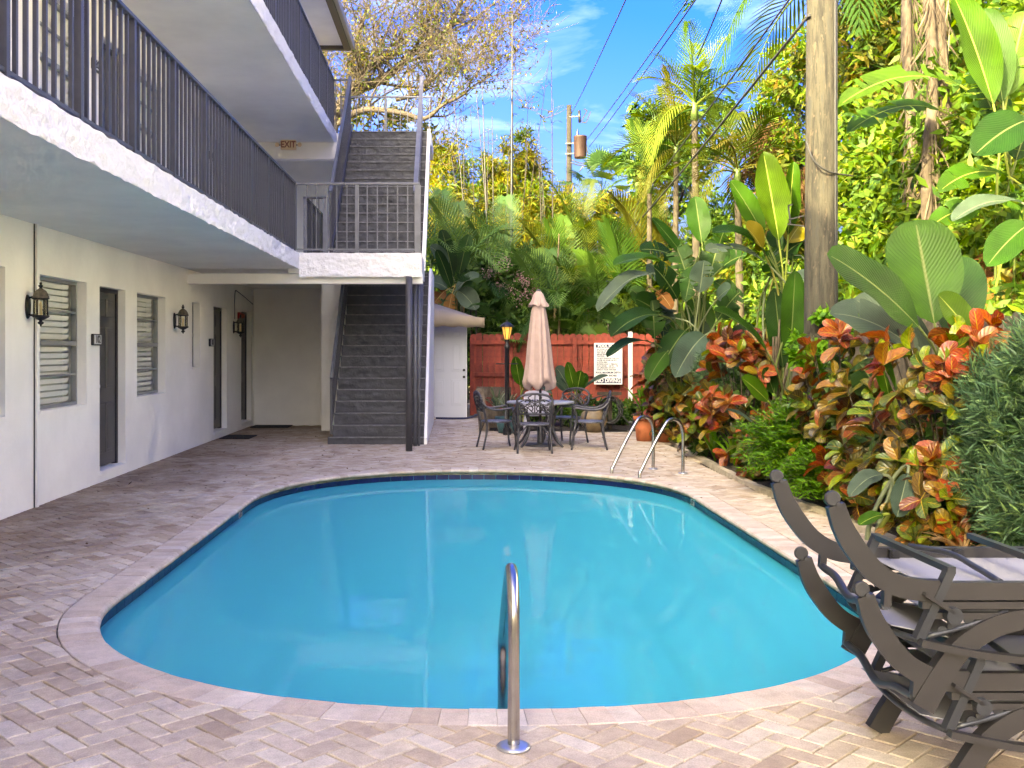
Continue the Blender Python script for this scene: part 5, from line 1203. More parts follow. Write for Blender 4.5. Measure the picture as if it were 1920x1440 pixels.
def tuft_bush(name, label, base, blobs, n, n_per, L_, W_, m, group=None, face=(-.6, -.8)):
    rs = nprs(); t = thing(name, label, 'hedge' if 'hedge' in name else 'shrub', base, group=group); b = branchy(base, [q[:3] for q in blobs], .03, rs); b.build('stems', M['bark'], t, rec=False)
    B = np.array(blobs, float); Ps = []; Ns = []; w = (B[:, 3]*B[:, 4]*B[:, 5])**(2/3); w /= w.sum()
    for q, f in zip(B, w):
        u = unit(rs.normal(size=(int(n*f*2), 3))); u = u[(u[:, 0]*face[0]+u[:, 1]*face[1]+u[:, 2]*.5) > -.35][:int(n*f)]; Ps.append(q[:3]+u*q[3:]*rs.uniform(.72, 1.06, (len(u), 1))); Ns.append(unit(u+np.array([0, 0, .45])))
    V, F = needles(np.concatenate(Ps), np.concatenate(Ns), n_per, L_, W_, rs); o = link('foliage', npmesh('foliage', V-np.array(base), F, M[m]), t); o['kind'] = 'stuff'
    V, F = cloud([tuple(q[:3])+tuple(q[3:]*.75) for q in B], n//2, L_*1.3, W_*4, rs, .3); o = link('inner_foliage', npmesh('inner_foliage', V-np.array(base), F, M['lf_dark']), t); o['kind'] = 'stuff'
    return t
# ------------------------------------------------------------------ planting beyond the red fence
r_ = random.Random(21)
def wb(px, py, Y, rx, ry=None, rz=None):                 # blob around a place, radii in metres
    p = P(px, py, Y); return (p.x, p.y, p.z, rx, ry or rx, rz or rx)
bush('thicket_shrub', 'dark leafy thicket right behind the shed awning', 'shrub', (-.2, 27.2, 0), [(-1.4, 27.5, 1.6, 1.3, .8, 1.5), (.2, 27.4, 1.9, 1.2, .8, 1.6), (-.6, 27.8, 3.1, 1.3, .8, 1.0)], 5200, .22, .08, 'lf_dark')
bush('thicket_shrub', 'dark green thicket behind the closed umbrella', 'shrub', (2.0, 27.4, 0), [(1.3, 27.4, 1.6, 1.1, .8, 1.5), (2.8, 27.5, 1.9, 1.2, .8, 1.7), (2.0, 27.8, 3.3, 1.5, .8, 1.0)], 5600, .22, .07, 'lf_dark', extra=[('light_leaves', .25, 'lf_mid', .22, .07)])
bush('thicket_shrub', 'mid green thicket above the pool rules sign', 'shrub', (4.6, 27.2, 0), [(4.0, 27.0, 1.7, 1.1, .8, 1.6), (5.4, 27.2, 2.0, 1.2, .8, 1.7), (4.7, 27.6, 3.4, 1.6, .8, 1.1)], 5600, .20, .08, 'lf_mid', extra=[('dark_leaves', .4, 'lf_dark', .22, .08)])
bush('thicket_shrub', 'mid green thicket in the far right corner behind the fence', 'shrub', (7.4, 25.5, 0), [(6.6, 25.0, 1.8, 1.2, 1, 1.7), (7.9, 24.5, 2.3, 1.3, 1, 1.9), (7.0, 25.8, 3.8, 1.5, 1, 1.2)], 5200, .20, .09, 'lf_mid', extra=[('lime_leaves', .4, 'lf_lime', .2, .08)])
ar = [(835, 430, 25.6, 'left of the bamboo, beside the stair wall', 'frond_d', 2.1), (885, 475, 26.2, 'left of the flowering shrub', 'frond_d', 1.9), (960, 470, 26.6, 'straight above the umbrella top', 'frond_d', 2.0), (1035, 460, 26.3, 'just right of the umbrella top', 'frond_a', 2.0),
      (1095, 420, 27.4, 'below the transformer pole', 'frond_y', 1.6), (1150, 470, 26.0, 'behind the left tips of the big paddle leaves', 'frond_a', 2.1), (1195, 420, 27.6, 'below the thick black cable', 'frond_y', 1.7), (1110, 540, 25.2, 'low, above the pool rules sign', 'frond_a', 1.6),
      (1025, 545, 25.1, 'low, right beside the umbrella', 'frond_d', 1.6), (1245, 450, 26.8, 'under the two tall palms', 'frond_y', 2.2), (1170, 385, 29.5, 'high at the foot of the blue sky gap', 'frond_y', 1.5)]
for px, py, Y, lab, m, L_ in ar:
    q = P(px, py, Y); palm('areca_palm', 'feathery clumping palm '+lab, (q.x, Y, 0), q.z*.82, 15, L_, m, r_, .035, stems=2, spread=.3, group='feathery palms behind the red fence', bark='culmtan')
for px, py, Y, lab, h in ((912, 570, 25.0, 'left of the lamp post top', 2.6), (1060, 575, 25.0, 'right of the umbrella, above the fence', 2.4), (985, 520, 25.6, 'left of the umbrella top', 3.2), (1085, 600, 24.9, 'low above the fence before the sign', 2.0), (1150, 590, 24.9, 'above the sign', 2.1), (940, 600, 24.8, 'just above the lamp', 1.9)):
    q = P(px, py, Y); fanpalm('lady_palm', 'dark fan-leaved palm '+lab, (q.x, Y, 0), h, 18, .62, 'frond_d', r_, .02, 3, .35, 'small fan palms behind the red fence')
# bamboo: yellow foliage masses and single canes
bb = [('yellow bamboo foliage at the right edge of the stair wall', [(835, 330, 30.5, .9, .8, 1.4), (870, 400, 30, 1.0, .8, 1.2), (830, 420, 29.5, .8, .8, 1.0), (850, 460, 29, .9, .7, .8)], 8000),
      ('tall yellow bamboo foliage behind the dark canes', [(930, 370, 31, .8, .8, 1.2), (905, 430, 30.5, .9, .8, 1.0), (960, 420, 30.5, 1.0, .8, 1.1), (930, 310, 31, .55, .5, .8), (910, 470, 29.5, 1.0, .7, .7), (965, 465, 29.5, 1.0, .7, .7)], 9500),
      ('brown tipped bamboo plume left of the transformer pole', [(985, 290, 31.5, .5, .5, .8), (990, 360, 31.5, .8, .7, 1.1), (1030, 410, 31, 1.0, .8, 1.0), (1010, 460, 30, 1.0, .7, .7)], 7500),
      ('low yellow bamboo foliage below the transformer', [(1090, 405, 32, 1.1, .8, .8), (1150, 410, 33, 1.1, .8, .9), (1210, 390, 33, 1.0, .8, .9), (1060, 450, 31, 1.0, .8, .9)], 6500)]
for lab, bl, n in bb:
    bl = [wb(*q) for q in bl]; bush('bamboo_clump', lab, 'bamboo', (bl[0][0], bl[0][1], 0), bl, n, .30, .045, 'lf_yellow', 'culmtan', .02, 'bamboo clumps behind the garden', hang=.7, shell=.25, extra=[('green_leaves', .3, 'lf_lime', .28, .04)])
def cane(px0, py0, px1, py1, Y, r, m, lab, leafy=1.0, name='bamboo_cane'):
    rs = nprs(); p1 = P(px1, py1, Y); p0 = P(px0, py0, Y); d = (p1-p0); f = p0.z/max(.1, d.z); p0 = p0-d*f; L_ = (p1-p0).length; n = int(L_/.34)
    t = thing(name, lab, 'bamboo' if name == 'bamboo_cane' else 'dead stalk', p0, group='single canes against the sky'); b = MB(); pts = []; rad = []
    for i in range(n+1):
        f = i/n; bend = Vector((.25*math.sin(f*2.2)*f*f*.4, 0, 0)); c = p0.lerp(p1, f)+bend; rr = r*(1-.72*f)
        pts += [c, c+(p1-p0)/n*.06]; rad += [rr*1.25, rr]
    b.tube(pts, rad, 7); b.build('stalk', M[m], t, rec=False)
    bt = MB(); A = []; D = []
    for i in range(int(n*.42), n):
        if rs.random() < .75*leafy:
            for s in range(2):
                c = Vector(pts[2*i]); a = rs.uniform(0, 6.28); dd = Vector((math.cos(a), math.sin(a)*.6, rs.uniform(.2, .9))).normalized(); l_ = rs.uniform(.25, .75)*(1.1-.5*i/n); e = c+dd*l_; bt.tube([c, c.lerp(e, .5)+Vector((0, 0, .02)), e], [.008, .006, .003], 4, cap=False)
                for k in range(int(7*leafy)): A.append(tuple(c.lerp(e, rs.uniform(.4, 1.05)))); D.append((dd.x+rs.normal()*.5, dd.y+rs.normal()*.5, -.5+rs.normal()*.4))
    if bt.v: bt.build('twigs', M['culm'], t, rec=False)
    if A:
        A = np.array(A); D = unit(np.array(D)); V, F = leafquads(A, D, unit(rs.normal(size=A.shape)), .19*rs.uniform(.6, 1.2, len(A)), .026); o = link('leaves', npmesh('leaves', V-np.array(p0), F, M['lf_olive']), t); o['kind'] = 'stuff'
cane(958, 480, 955, 28, 28.5, .055, 'culm', 'tallest dark bamboo cane standing clear against the sky', .7)
cane(915, 520, 898, 150, 28, .035, 'culm', 'dark bamboo cane left of the tallest one', .8)
cane(920, 500, 886, 160, 28.3, .03, 'culm', 'slender bamboo cane crossing behind its darker neighbour', .7)
cane(925, 520, 917, 220, 27.8, .028, 'culm', 'short bamboo cane just left of the tallest one', .5)
cane(872, 430, 838, 110, 29, .03, 'culm', 'leaning bamboo cane nearest the stair wall', 1.0)
cane(868, 440, 824, 190, 29.4, .026, 'culm', 'thin leaning bamboo cane beside the tree limb', .9)
cane(1036, 470, 1028, 95, 29.5, .028, 'deadcane', 'broken dead stalk with side stubs left of the transformer', .18, 'dead_stalk')
cane(1005, 260, 1027, 92, 30.5, .02, 'deadcane', 'thin dead stalk leaning to meet the broken one', .12, 'dead_stalk')
cane(1037, 640, 1042, 440, 25.2, .055, 'culmtan', 'pale tan bamboo cane right of the umbrella', .0)
cane(1020, 500, 1008, 300, 29, .02, 'culm', 'slim cane rising from the yellow bamboo right of the tallest cane', .5)
rb = random.Random(77)
for px, w_ in zip(sorted(rb.uniform(838, 1058) for _ in range(12)), 'first second third fourth fifth sixth seventh eighth ninth tenth eleventh twelfth'.split()):
    cane(px, 480, px+rb.uniform(-22, 16), rb.uniform(180, 300), rb.uniform(29.2, 30.6), rb.uniform(.018, .03), rb.choice(('culm', 'culm', 'deadcane')), w_+' slim cane counted from the stair wall, among the yellow bamboo', rb.uniform(.1, .5))
# flowering shrub
t = bush('flowering_shrub', 'dark shrub with pale pink flower heads above the lamp post', 'shrub', (1.2, 25.2, 0), [wb(950, 560, 25.2, .65, .5, .7), wb(985, 520, 25.3, .6, .5, .6), wb(915, 530, 25.2, .5, .5, .5), wb(960, 610, 25, .6, .5, .7)], 2300, .26, .12, 'lf_dark')
rs = nprs()
for px, py in ((948, 490), (915, 515), (958, 545), (985, 532), (938, 535), (970, 560), (992, 548), (930, 500), (975, 520)):
    c = np.array(P(px, py, 24.7)); n = 70; p = c+rs.normal(size=(n, 3))*.085; V, F = leafquads(p, unit(rs.normal(size=(n, 3))+np.array([0, -.6, .4])), unit(rs.normal(size=(n, 3))), .055*rs.uniform(.6, 1.3, n), .03)
    link('flower_head', npmesh('flower_head', V-np.array(wloc(t)), F, M['lf_pink']), t)
# far trees closing the view
for i, (x, y, z, rr, m, lab) in enumerate(((-3, 44, 3.0, 4.0, 'lf_mid', 'round far tree left, behind the bamboo'), (3.5, 50, 3.0, 4.2, 'lf_olive', 'olive far tree behind the bamboo plume'), (9, 52, 3.5, 4.2, 'lf_mid', 'green far tree behind the transformer pole'), (16, 46, 4.2, 4.6, 'lf_mid', 'green far tree behind the tall palms'), (20, 34, 4, 4.2, 'lf_dark', 'dark far tree behind the right hand jungle'))):
    bush('background_tree', lab, 'tree', (x, y, 0), [(x, y, z, rr, 2.5, 2.9), (x-rr*.6, y, z-1, rr*.7, 2, 2.2), (x+rr*.6, y, z-1, rr*.7, 2, 2.2)], 4200, .5, .25, m, r0=.16, group='far trees closing the view')
fanpalm('sabal_palm', 'distant fan palm just right of the transformer pole', (P(1128, 380, 38).x, 38, 0), P(1128, 362, 38).z, 16, 1.15, 'frond_d', r_, .16)
# the tree behind the building with its long bare limbs
TY = 30.0
tr = thing('spreading_tree', 'large half bare tree with long crooked limbs behind the building', 'tree', (P(585, 300, TY).x, TY, 0))
b = MB(); rs = nprs(); LA = []; LD = []
def limb(pts, r0, r1, Y0=TY, spawn=.6, depth=0):
    w = [P(x, y, Y0+dy) if not isinstance(pts[0], Vector) else None for x, y, dy in pts] if not isinstance(pts[0], Vector) else pts
    s = smoothpts(w, 5); n = len(s); b.tube(s, [r0+(r1-r0)*i/(n-1) for i in range(n)], 8 if depth == 0 else 5, cap=False)
    if depth >= 3: return
    for i in range(1, n):
        L_ = {0: 1.9, 1: 1.2, 2: .65}[depth]
        if rs.random() < spawn:
            t = (s[i]-s[i-1]).normalized(); d = (t*.7+Vector((rs.normal()*.7, rs.normal()*.6, rs.normal()*.5+.45))).normalized(); l_ = L_*rs.uniform(.5, 1.2); rr = (r0+(r1-r0)*i/(n-1))*.5
            m1 = s[i]+d*l_*.5+Vector(rs.normal(size=3)*.10*l_); e = s[i]+d*l_+Vector(rs.normal(size=3)*.18*l_)+Vector((0, 0, .08))
            limb([s[i], m1, e], max(.008, min(rr, .05-.014*depth)), .005, Y0, .55 if depth < 1 else .5, depth+1)
    if depth >= 1:
        for i in range(n):
            for k in range(int(rs.random() < .6) if depth == 1 else rs.integers(0, 3)):
                LA.append(tuple(s[i]+Vector(rs.normal(size=3)*.10))); LD.append((rs.normal(), rs.normal(), rs.normal()-.5))
b.tube([P(585, 600, TY)*1+Vector((0, 0, -2.4)), P(590, 420, TY), P(610, 300, TY), P(622, 230, TY)], [.36, .31, .27, .22], 10)
limb([(622, 232, 0), (640, 195, 0), (668, 170, .3), (705, 155, .4), (742, 130, .5), (780, 95, .7), (830, 67, .9), (855, 25, 1.1), (872, -15, 1.2)], .20, .04)
limb([(625, 236, 0), (665, 212, -.2), (697, 205, -.4), (755, 212, -.6), (797, 222, -.7), (830, 197, -.8), (865, 180, -.9), (897, 155, -1), (947, 133, -1)], .11, .012)
limb([(650, 182, .2), (672, 150, 0), (700, 115, 0), (742, 102, .2), (780, 92, .6)], .09, .03)
limb([(742, 187, -.3), (775, 178, -.2), (800, 160, 0), (842, 122, 0), (880, 118, .2), (920, 80, .2), (958, 35, .3)], .07, .010)
limb([(630, 215, .1), (655, 150, .6), (668, 80, 1.0), (690, 10, 1.2)], .12, .04)
limb([(700, 118, 0), (725, 60, .4), (745, 0, .6)], .05, .02)
limb([(780, 95, .7), (790, 50, .8), (795, -10, .9)], .05, .015)
limb([(830, 67, .9), (880, 40, 1.0), (930, 5, 1.1), (960, -20, 1.2)], .04, .012)
limb([(622, 240, 0), (600, 150, .8), (620, 60, 1.4), (640, -20, 1.8)], .12, .04)
b.build('trunk', M['bark'], tr, rec=False)
A = np.array(LA); D = unit(np.array(LD)); n = len(A); V, F = leafquads(A, D, unit(rs.normal(size=A.shape)+np.array([0, 0, .4])), .13*rs.uniform(.6, 1.3, n), .055, .1); o = link('crown', npmesh('crown', V-np.array(wloc(tr)), F, M['lf_olive']), tr); o['kind'] = 'stuff'
bush('leafy_tree', 'olive leafed tree crown low behind the stair top landing', 'tree', (P(700, 300, 34).x, 34, 0), [wb(640, 215, 34, 1.0, 1, .8), wb(720, 235, 34, 1.1, 1, .7), wb(790, 270, 34, 1.0, 1, .9), wb(760, 330, 34, 1.4, 1, 1.2)], 3000, .2, .09, 'lf_olive', r0=.08, shell=.2)

# ------------------------------------------------------------------ palms and jungle on the right, beyond the board fence
q = P(1302, 205, 22.6); palm('tall_palm', 'tall feather palm with its crown against the sky', (q.x+.1, 22.6, 0), q.z-.2, 17, 1.75, 'frond_a', r_, .085, (-.1, 0), group='tall feather palms')
q = P(1272, 275, 24.2); palm('tall_palm', 'feather palm with a lower crown left of the tallest palm', (q.x-.1, 24.2, 0), q.z-.3, 15, 1.7, 'frond_y', r_, .075, (.05, 0), group='tall feather palms')
q = P(1392, 300, 21.0); palm('tall_palm', 'feather palm hung with yellow fronds right of the tallest palm', (q.x, 21.0, 0), q.z-.5, 15, 1.6, 'frond_y', r_, .08, (-.1, 0), group='tall feather palms')
q = P(1555, -45, 16.5); palm('tall_palm', 'palm with drooping fronds hanging in from the top edge beside the pole', (q.x, 16.5, 0), q.z-.2, 18, 2.5, 'frond_a', r_, .10, (0, 0), group='tall feather palms')
q = P(1225, 330, 25); palm('tall_palm', 'green feather palm low beside the dark tree', (q.x, 25.5, 0), q.z-.3, 14, 1.7, 'frond_a', r_, .07, (0, 0), group='tall feather palms')
bush('dark_tree', 'dark broad leafed tree left of the tall palms against the sky', 'tree', (P(1225, 300, 30).x, 30, 0), [wb(1225, 225, 30, .75, .7, .55), wb(1250, 260, 30, .9, .8, .9), wb(1220, 300, 30, .8, .8, .9), wb(1255, 340, 30, 1.1, .8, 1.1), wb(1320, 230, 31, .9, .8, 1.0)], 4200, .26, .12, 'lf_dark', r0=.12, extra=[('mid_leaves', .35, 'lf_mid', .26, .12)])  # some mid green leaves scattered through the whole crown
def jx(px, X): return X*FPX/(px-CX)                       # depth of a column of the picture at a given distance to the right
jb = [('vine draped tree with lime leaves right of the utility pole', [(1640, 430, 6.4, 1.0), (1700, 330, 6.5, 1.1), (1620, 300, 6.6, 1.0), (1680, 500, 6.2, .9)], 8200, .13, .075, 'lf_lime', 'lf_mid'),
      ('tall olive tree filling the top right between the palm trunks', [(1640, 120, 7.2, 1.2), (1720, 90, 7.4, 1.3), (1600, 40, 7.6, 1.1), (1660, 210, 7.2, 1.1), (1770, 190, 7.4, 1.2)], 8200, .17, .07, 'lf_olive', 'lf_lime'),
      ('bright lime vine curtain at the right edge of the picture', [(1820, 270, 6.4, .9), (1890, 250, 6.5, .9), (1850, 390, 6.3, .9), (1900, 430, 6.2, .8), (1790, 420, 6.3, .8)], 7200, .12, .07, 'lf_lime', 'lf_mid'),
      ('dense green shrub mass behind the big paddle leaves on the right', [(1620, 560, 6.0, .8), (1720, 560, 6.1, .8), (1820, 540, 6.1, .8), (1900, 560, 6.0, .7)], 5200, .13, .07, 'lf_mid', 'lf_lime'),
      ('yellow green tree left of the utility pole top', [(1460, 230, 7.2, .9), (1500, 330, 7.0, 1.0), (1480, 430, 6.8, 1.0), (1420, 500, 6.6, 1.0), (1510, 130, 7.4, .9)], 8200, .15, .075, 'lf_lime', 'lf_olive'),
      ('shaded green mass behind the tall upright paddle leaves', [(1340, 520, 6.4, 1.0), (1400, 590, 6.2, .8), (1480, 560, 6.2, .8), (1300, 570, 6.2, .9), (1360, 430, 6.8, 1.0)], 6200, .15, .075, 'lf_mid', 'lf_lime'),
      ('high green tree above the frame on the right', [(1860, 60, 7.4, 1.2), (1930, 130, 7.2, 1.1), (1800, 0, 7.6, 1.2)], 5200, .16, .08, 'lf_mid', 'lf_lime')]
for lab, bl, n, L_, W_, m, m2 in jb:
    blobs = []
    for px, py, X, rr in bl: Y = jx(px, X); p = P(px, py, Y); blobs.append((X, Y, p.z, rr*.75, rr*1.25, rr))
    bush('jungle_tree', lab, 'tree', (blobs[0][0]+.2, blobs[0][1], 0), blobs, int(n*.8), L_*1.5, W_*.95, m, r0=.07, group='trees beyond the board fence', extra=[('mixed_leaves', .35, m2, L_*1.8, W_*1.1), ('small_leaves', .35, m, L_*.9, W_*.7)], shell=.35)
bush('dry_shrub', 'brown and grey dead fronds hanging behind the upright paddle leaves', 'shrub', (6.6, jx(1440, 6.6), 0), [(6.6, jx(1430, 6.6), P(1430, 290, jx(1430, 6.6)).z, .8, 1.0, .7), (6.5, jx(1480, 6.5), P(1480, 380, jx(1480, 6.5)).z, .6, .9, .6)], 2600, .35, .035, 'lf_brown', r0=.05, hang=1.2)
for px, X, top, lab in ((1706, 6.0, -40, 'leftmost grey dead palm trunk behind the vines'), (1742, 5.9, -40, 'thick shaggy dead trunk beside the leftmost one'), (1768, 6.1, -30, 'pale split dead trunk, right of the shaggy one'), (1745, 5.7, 200, 'mottled slim trunk low among the lime leaves')):
    Y = jx(px, X); p = P(px, top, Y); t = thing('dead_palm', lab, 'dead palm', (X, Y, 0), group='bare trunks beyond the board fence'); rs = nprs(); n = 14
    b = MB(); b.tube([(X+.05*math.sin(i*.6+px), Y, p.z*i/n) for i in range(n+1)], [.055+.016*rs.random() for i in range(n+1)], 9); b.build('stem', M['drystem'], t, rec=False)
    A = np.stack([np.full(160, X)+rs.normal(size=160)*.035, np.full(160, Y)+rs.normal(size=160)*.035-.04, rs.uniform(p.z*.55, p.z, 160)], 1)
    V, F = leafquads(A, unit(np.stack([rs.normal(size=160)*.25, rs.normal(size=160)*.25, -np.ones(160)], 1)), unit(rs.normal(size=A.shape)), .45, .022); o = link('dry_fibres', npmesh('dry_fibres', V-np.array((X, Y, 0)), F, M['lf_fibre']), t); o['kind'] = 'stuff'

# ------------------------------------------------------------------ paddle leaved clumps (each leaf built by itself)
def filler(bpx, bY, pxs, pys, n, seed, w=(.28, .46)):
    q = random.Random(seed); o = []
    for i in range(n):
        nx, ny, nY = q.uniform(*pxs), q.uniform(*pys), bY+q.uniform(-.5, .7); dx = (nx-bpx)*.55+q.uniform(-35, 35); o.append(((nx, ny, nY), (nx+dx, ny+q.uniform(-75, 40), nY+q.uniform(-.5, .3)), q.uniform(*w), q.choice(('big', 'big', 'big', 'bigpale', 'biglime')), dict(tear=q.choice((0, .15, .3)), droop=q.uniform(.02, .25))))
    return o
def clump(label, bpx, bY, leaves, dry=0, gx=0, name='bird_of_paradise'):
    base = P(bpx, 0, bY); base.z = 0.02; t = thing(name, label, 'plant', base, group='paddle leaved clumps')
    for i, L_ in enumerate(leaves):
        (nx, ny, nY), (tx_, ty_, tY), w, m = L_[:4]; k = dict(seed=i*7+int(bpx)); k.update(L_[4] if len(L_) > 4 else {})
        bs = base+Vector((r_.uniform(-.10, .10), r_.uniform(-.10, .10), 0)); bs = k.pop('base', bs)
        paddle_obj(t, 'leaf', m, bs, P(nx, ny, nY), P(tx_, ty_, tY), w, **k)
    for i in range(dry):
        a = r_.uniform(0, 6.28); b = MB(); h = r_.uniform(.8, 1.9); b.tube(smoothpts([base+Vector((.08*math.cos(a), .08*math.sin(a), 0)), base+Vector((.14*math.cos(a), .14*math.sin(a), h*.6)), base+Vector((.28*math.cos(a), .28*math.sin(a), h))], 4), [.03-.0022*j for j in range(9)], 6); b.build('dry_stalk', M['drystem'], t, rec=False)
    return t
T5 = dict(tear=.3)
clump('large clump of arching paddle leaves between the sign and the tall upright leaves', 1292, 16.6, [
    ((1225, 513, 16.2), (1120, 585, 15.6), .42, 'bigpale', dict(droop=.25, nrm=(-.5, -.5, .7))), ((1255, 500, 16.4), (1150, 498, 15.9), .40, 'big', dict(droop=.22, nrm=(-.1, -.4, .9))),
    ((1235, 590, 16.0), (1145, 632, 15.4), .44, 'big', dict(droop=.2, nrm=(-.3, -.6, .7))), ((1322, 628, 15.6), (1266, 708, 15.3), .46, 'bigpale', dict(droop=.18, nrm=(-.2, -.95, .2))),
    ((1316, 455, 16.8), (1303, 368, 16.9), .40, 'big', dict(droop=.0)), ((1282, 480, 16.7), (1222, 408, 16.5), .22, 'big', dict(droop=.05)),
    ((1312, 548, 16.0), (1320, 488, 15.9), .38, 'bigpale', dict(droop=.0, tear=.3)), ((1345, 560, 16.2), (1370, 540, 15.9), .30, 'bigpale', dict(droop=.1)),
    ((1215, 640, 15.9), (1138, 670, 15.3), .30, 'big', dict(droop=.18, nrm=(-.2, -.3, .95))), ((1345, 470, 16.6), (1362, 425, 16.2), .34, 'big', T5),
    ((1270, 560, 16.3), (1225, 500, 15.9), .50, 'big', dict(tear=.25)), ((1295, 540, 16.5), (1262, 450, 16.7), .44, 'big', T5), ((1330, 520, 16.6), (1352, 445, 16.5), .46, 'big', T5),
    ((1250, 600, 16.5), (1190, 560, 16.3), .46, 'big', dict(tear=.2)), ((1285, 620, 16.3), (1240, 690, 16.0), .42, 'big'), ((1345, 600, 16.5), (1390, 545, 16.3), .40, 'big', T5),
    ((1250, 660, 16.1), (1215, 715, 15.9), .32, 'big'), ((1265, 480, 16.9), (1200, 468, 16.6), .36, 'big', T5), ((1300, 590, 16.7), (1330, 690, 16.5), .36, 'big'),
    ((1355, 500, 16.3), (1400, 478, 15.9), .34, 'big', T5), ((1300, 500, 16.2), (1285, 565, 15.9), .30, 'big', T5), ((1232, 545, 16.2), (1260, 580, 15.9), .22, 'bigdry', T5),
    ((1322, 640, 16.8), (1300, 560, 17.0), .5, 'big'), ((1280, 650, 17.0), (1262, 590, 17.2), .5, 'big')]+filler(1292, 16.6, (1225, 1365), (470, 680), 16, 3), 5)
clump('tall clump with broad upright sunlit leaves left of the utility pole', 1452, 13.2, [
    ((1460, 450, 13.0), (1431, 284, 12.9), .50, 'biglime', dict(droop=.03, fold=.42, curl=.12)), ((1478, 440, 13.2), (1488, 302, 13.1), .32, 'biglime', dict(droop=.04, fold=.5)),
    ((1432, 440, 13.1), (1369, 338, 13.0), .30, 'big', dict(droop=.06)), ((1430, 468, 12.9), (1398, 425, 12.6), .34, 'bigyellow', dict(droop=.1)),
    ((1440, 480, 12.9), (1336, 436, 12.4), .30, 'big', dict(droop=.25, nrm=(-.1, -.6, .8))), ((1445, 500, 12.8), (1322, 470, 12.4), .34, 'bigpale', dict(droop=.22, tear=.3, nrm=(0, -.5, .9))),
    ((1482, 668, 12.9), (1491, 506, 12.8), .34, 'big', dict(droop=.0, fold=.25, peak=.45)), ((1468, 690, 13.1), (1452, 540, 13.2), .34, 'big', dict(droop=.0)),
    ((1438, 660, 12.7), (1338, 582, 12.3), .26, 'big', dict(droop=.2, nrm=(.2, -.6, .8))), ((1478, 455, 13.3), (1502, 420, 13.2), .34, 'bigyellow', dict(droop=.1)),
    ((1440, 752, 12.6), (1390, 708, 12.4), .24, 'biglime', dict(droop=.05)), ((1425, 805, 12.3), (1362, 768, 12.0), .15, 'bigpale', dict(droop=.1, nrm=(0, -.5, .9))), ((1460, 520, 13.3), (1440, 470, 13.2), .4, 'big', T5),
    ((1452, 740, 13.0), (1432, 690, 12.9), .2, 'big'), ((1470, 480, 13.4), (1505, 455, 13.2), .3, 'big', dict(droop=.2)), ((1420, 830, 12.0), (1372, 800, 11.7), .13, 'biglime', dict(nrm=(0, -.2, 1)))]+filler(1452, 13.2, (1405, 1495), (470, 640), 9, 5, (.22, .34)), 9)
clump('clump of very broad leaves right of the utility pole', 1745, 9.3, [
    ((1722, 612, 9.0), (1550, 476, 8.8), .52, 'big', dict(droop=.10, nrm=(.1, -.75, .6), fold=.1)), ((1752, 606, 9.1), (1716, 412, 9.3), .66, 'big', dict(droop=.0, fold=.1, peak=.5)),
    ((1832, 640, 8.9), (1758, 552, 8.8), .30, 'biglime', dict(droop=.05)), ((1722, 660, 9.3), (1556, 588, 9.4), .50, 'bigpale', dict(droop=.2, nrm=(-.2, -.6, .8), tear=.12)),
    ((1742, 670, 9.6), (1600, 560, 9.9), .5, 'bigpale', dict(droop=.1, nrm=(-.1, -.8, .6))), ((1668, 748, 8.9), (1648, 656, 8.8), .16, 'biglime', dict(droop=.0)), ((1660, 760, 9.4), (1610, 680, 9.5), .42, 'big', dict(tear=.2)),
    ((1790, 640, 9.4), (1800, 480, 9.7), .5, 'big'), ((1700, 735, 8.8), (1738, 690, 8.7), .12, 'bigyellow')], 4)
clump('low paddle leaves at the kerb in front of the crotons', 1650, 8.2, [
    ((1655, 890, 7.95), (1592, 932, 7.85), .16, 'bigpale', dict(droop=.25, nrm=(-.2, -.6, .8))), ((1702, 888, 7.9), (1682, 970, 7.8), .19, 'bigpale', dict(droop=.05, nrm=(0, -.95, .3))),
    ((1655, 965, 7.8), (1610, 985, 7.7), .12, 'biglime', dict(droop=.1, nrm=(0, -.5, .9)))])
X6 = lambda px, X: jx(px, X)
clump('huge torn banana-like leaves towering at the top right corner', 1888, 11.2, [
    ((1862, 195, 10.9), (1788, -8, 10.8), .46, 'biglime', dict(fold=.3)), ((1880, 190, 11.0), (1846, 15, 11.1), .40, 'big'), ((1888, 180, 11.1), (1925, 20, 11.2), .44, 'biglime', T5), ((1800, 160, 11.6), (1568, 202, 11.4), .44, 'biglime', dict(droop=.28, tear=.3, nrm=(0, -.5, .8))),
    ((1760, 205, 12.0), (1588, 250, 11.8), .40, 'biglime', dict(droop=.25, tear=.4, nrm=(0, -.5, .8))), ((1925, 225, 10.6), (1826, 292, 10.3), .46, 'big', dict(droop=.1, nrm=(-.2, -.9, .3))), ((1890, 330, 10.8), (1760, 360, 10.5), .34, 'biglime', dict(droop=.25, tear=.3, nrm=(0, -.6, .7))),
    ((1915, 380, 10.6), (1785, 415, 10.4), .30, 'bigpale', dict(droop=.22, nrm=(0, -.4, .9))), ((1870, 230, 11.3), (1820, 130, 11.4), .4, 'big', T5), ((1905, 300, 10.9), (1940, 210, 10.8), .4, 'big', T5), ((1840, 390, 11.0), (1745, 425, 10.9), .3, 'biglime', dict(droop=.2, tear=.2)),
    ((1900, 430, 10.8), (1945, 350, 10.7), .4, 'biglime', T5), ((1930, 420, 10.5), (1850, 500, 10.2), .36, 'big', dict(droop=.1))], 10)
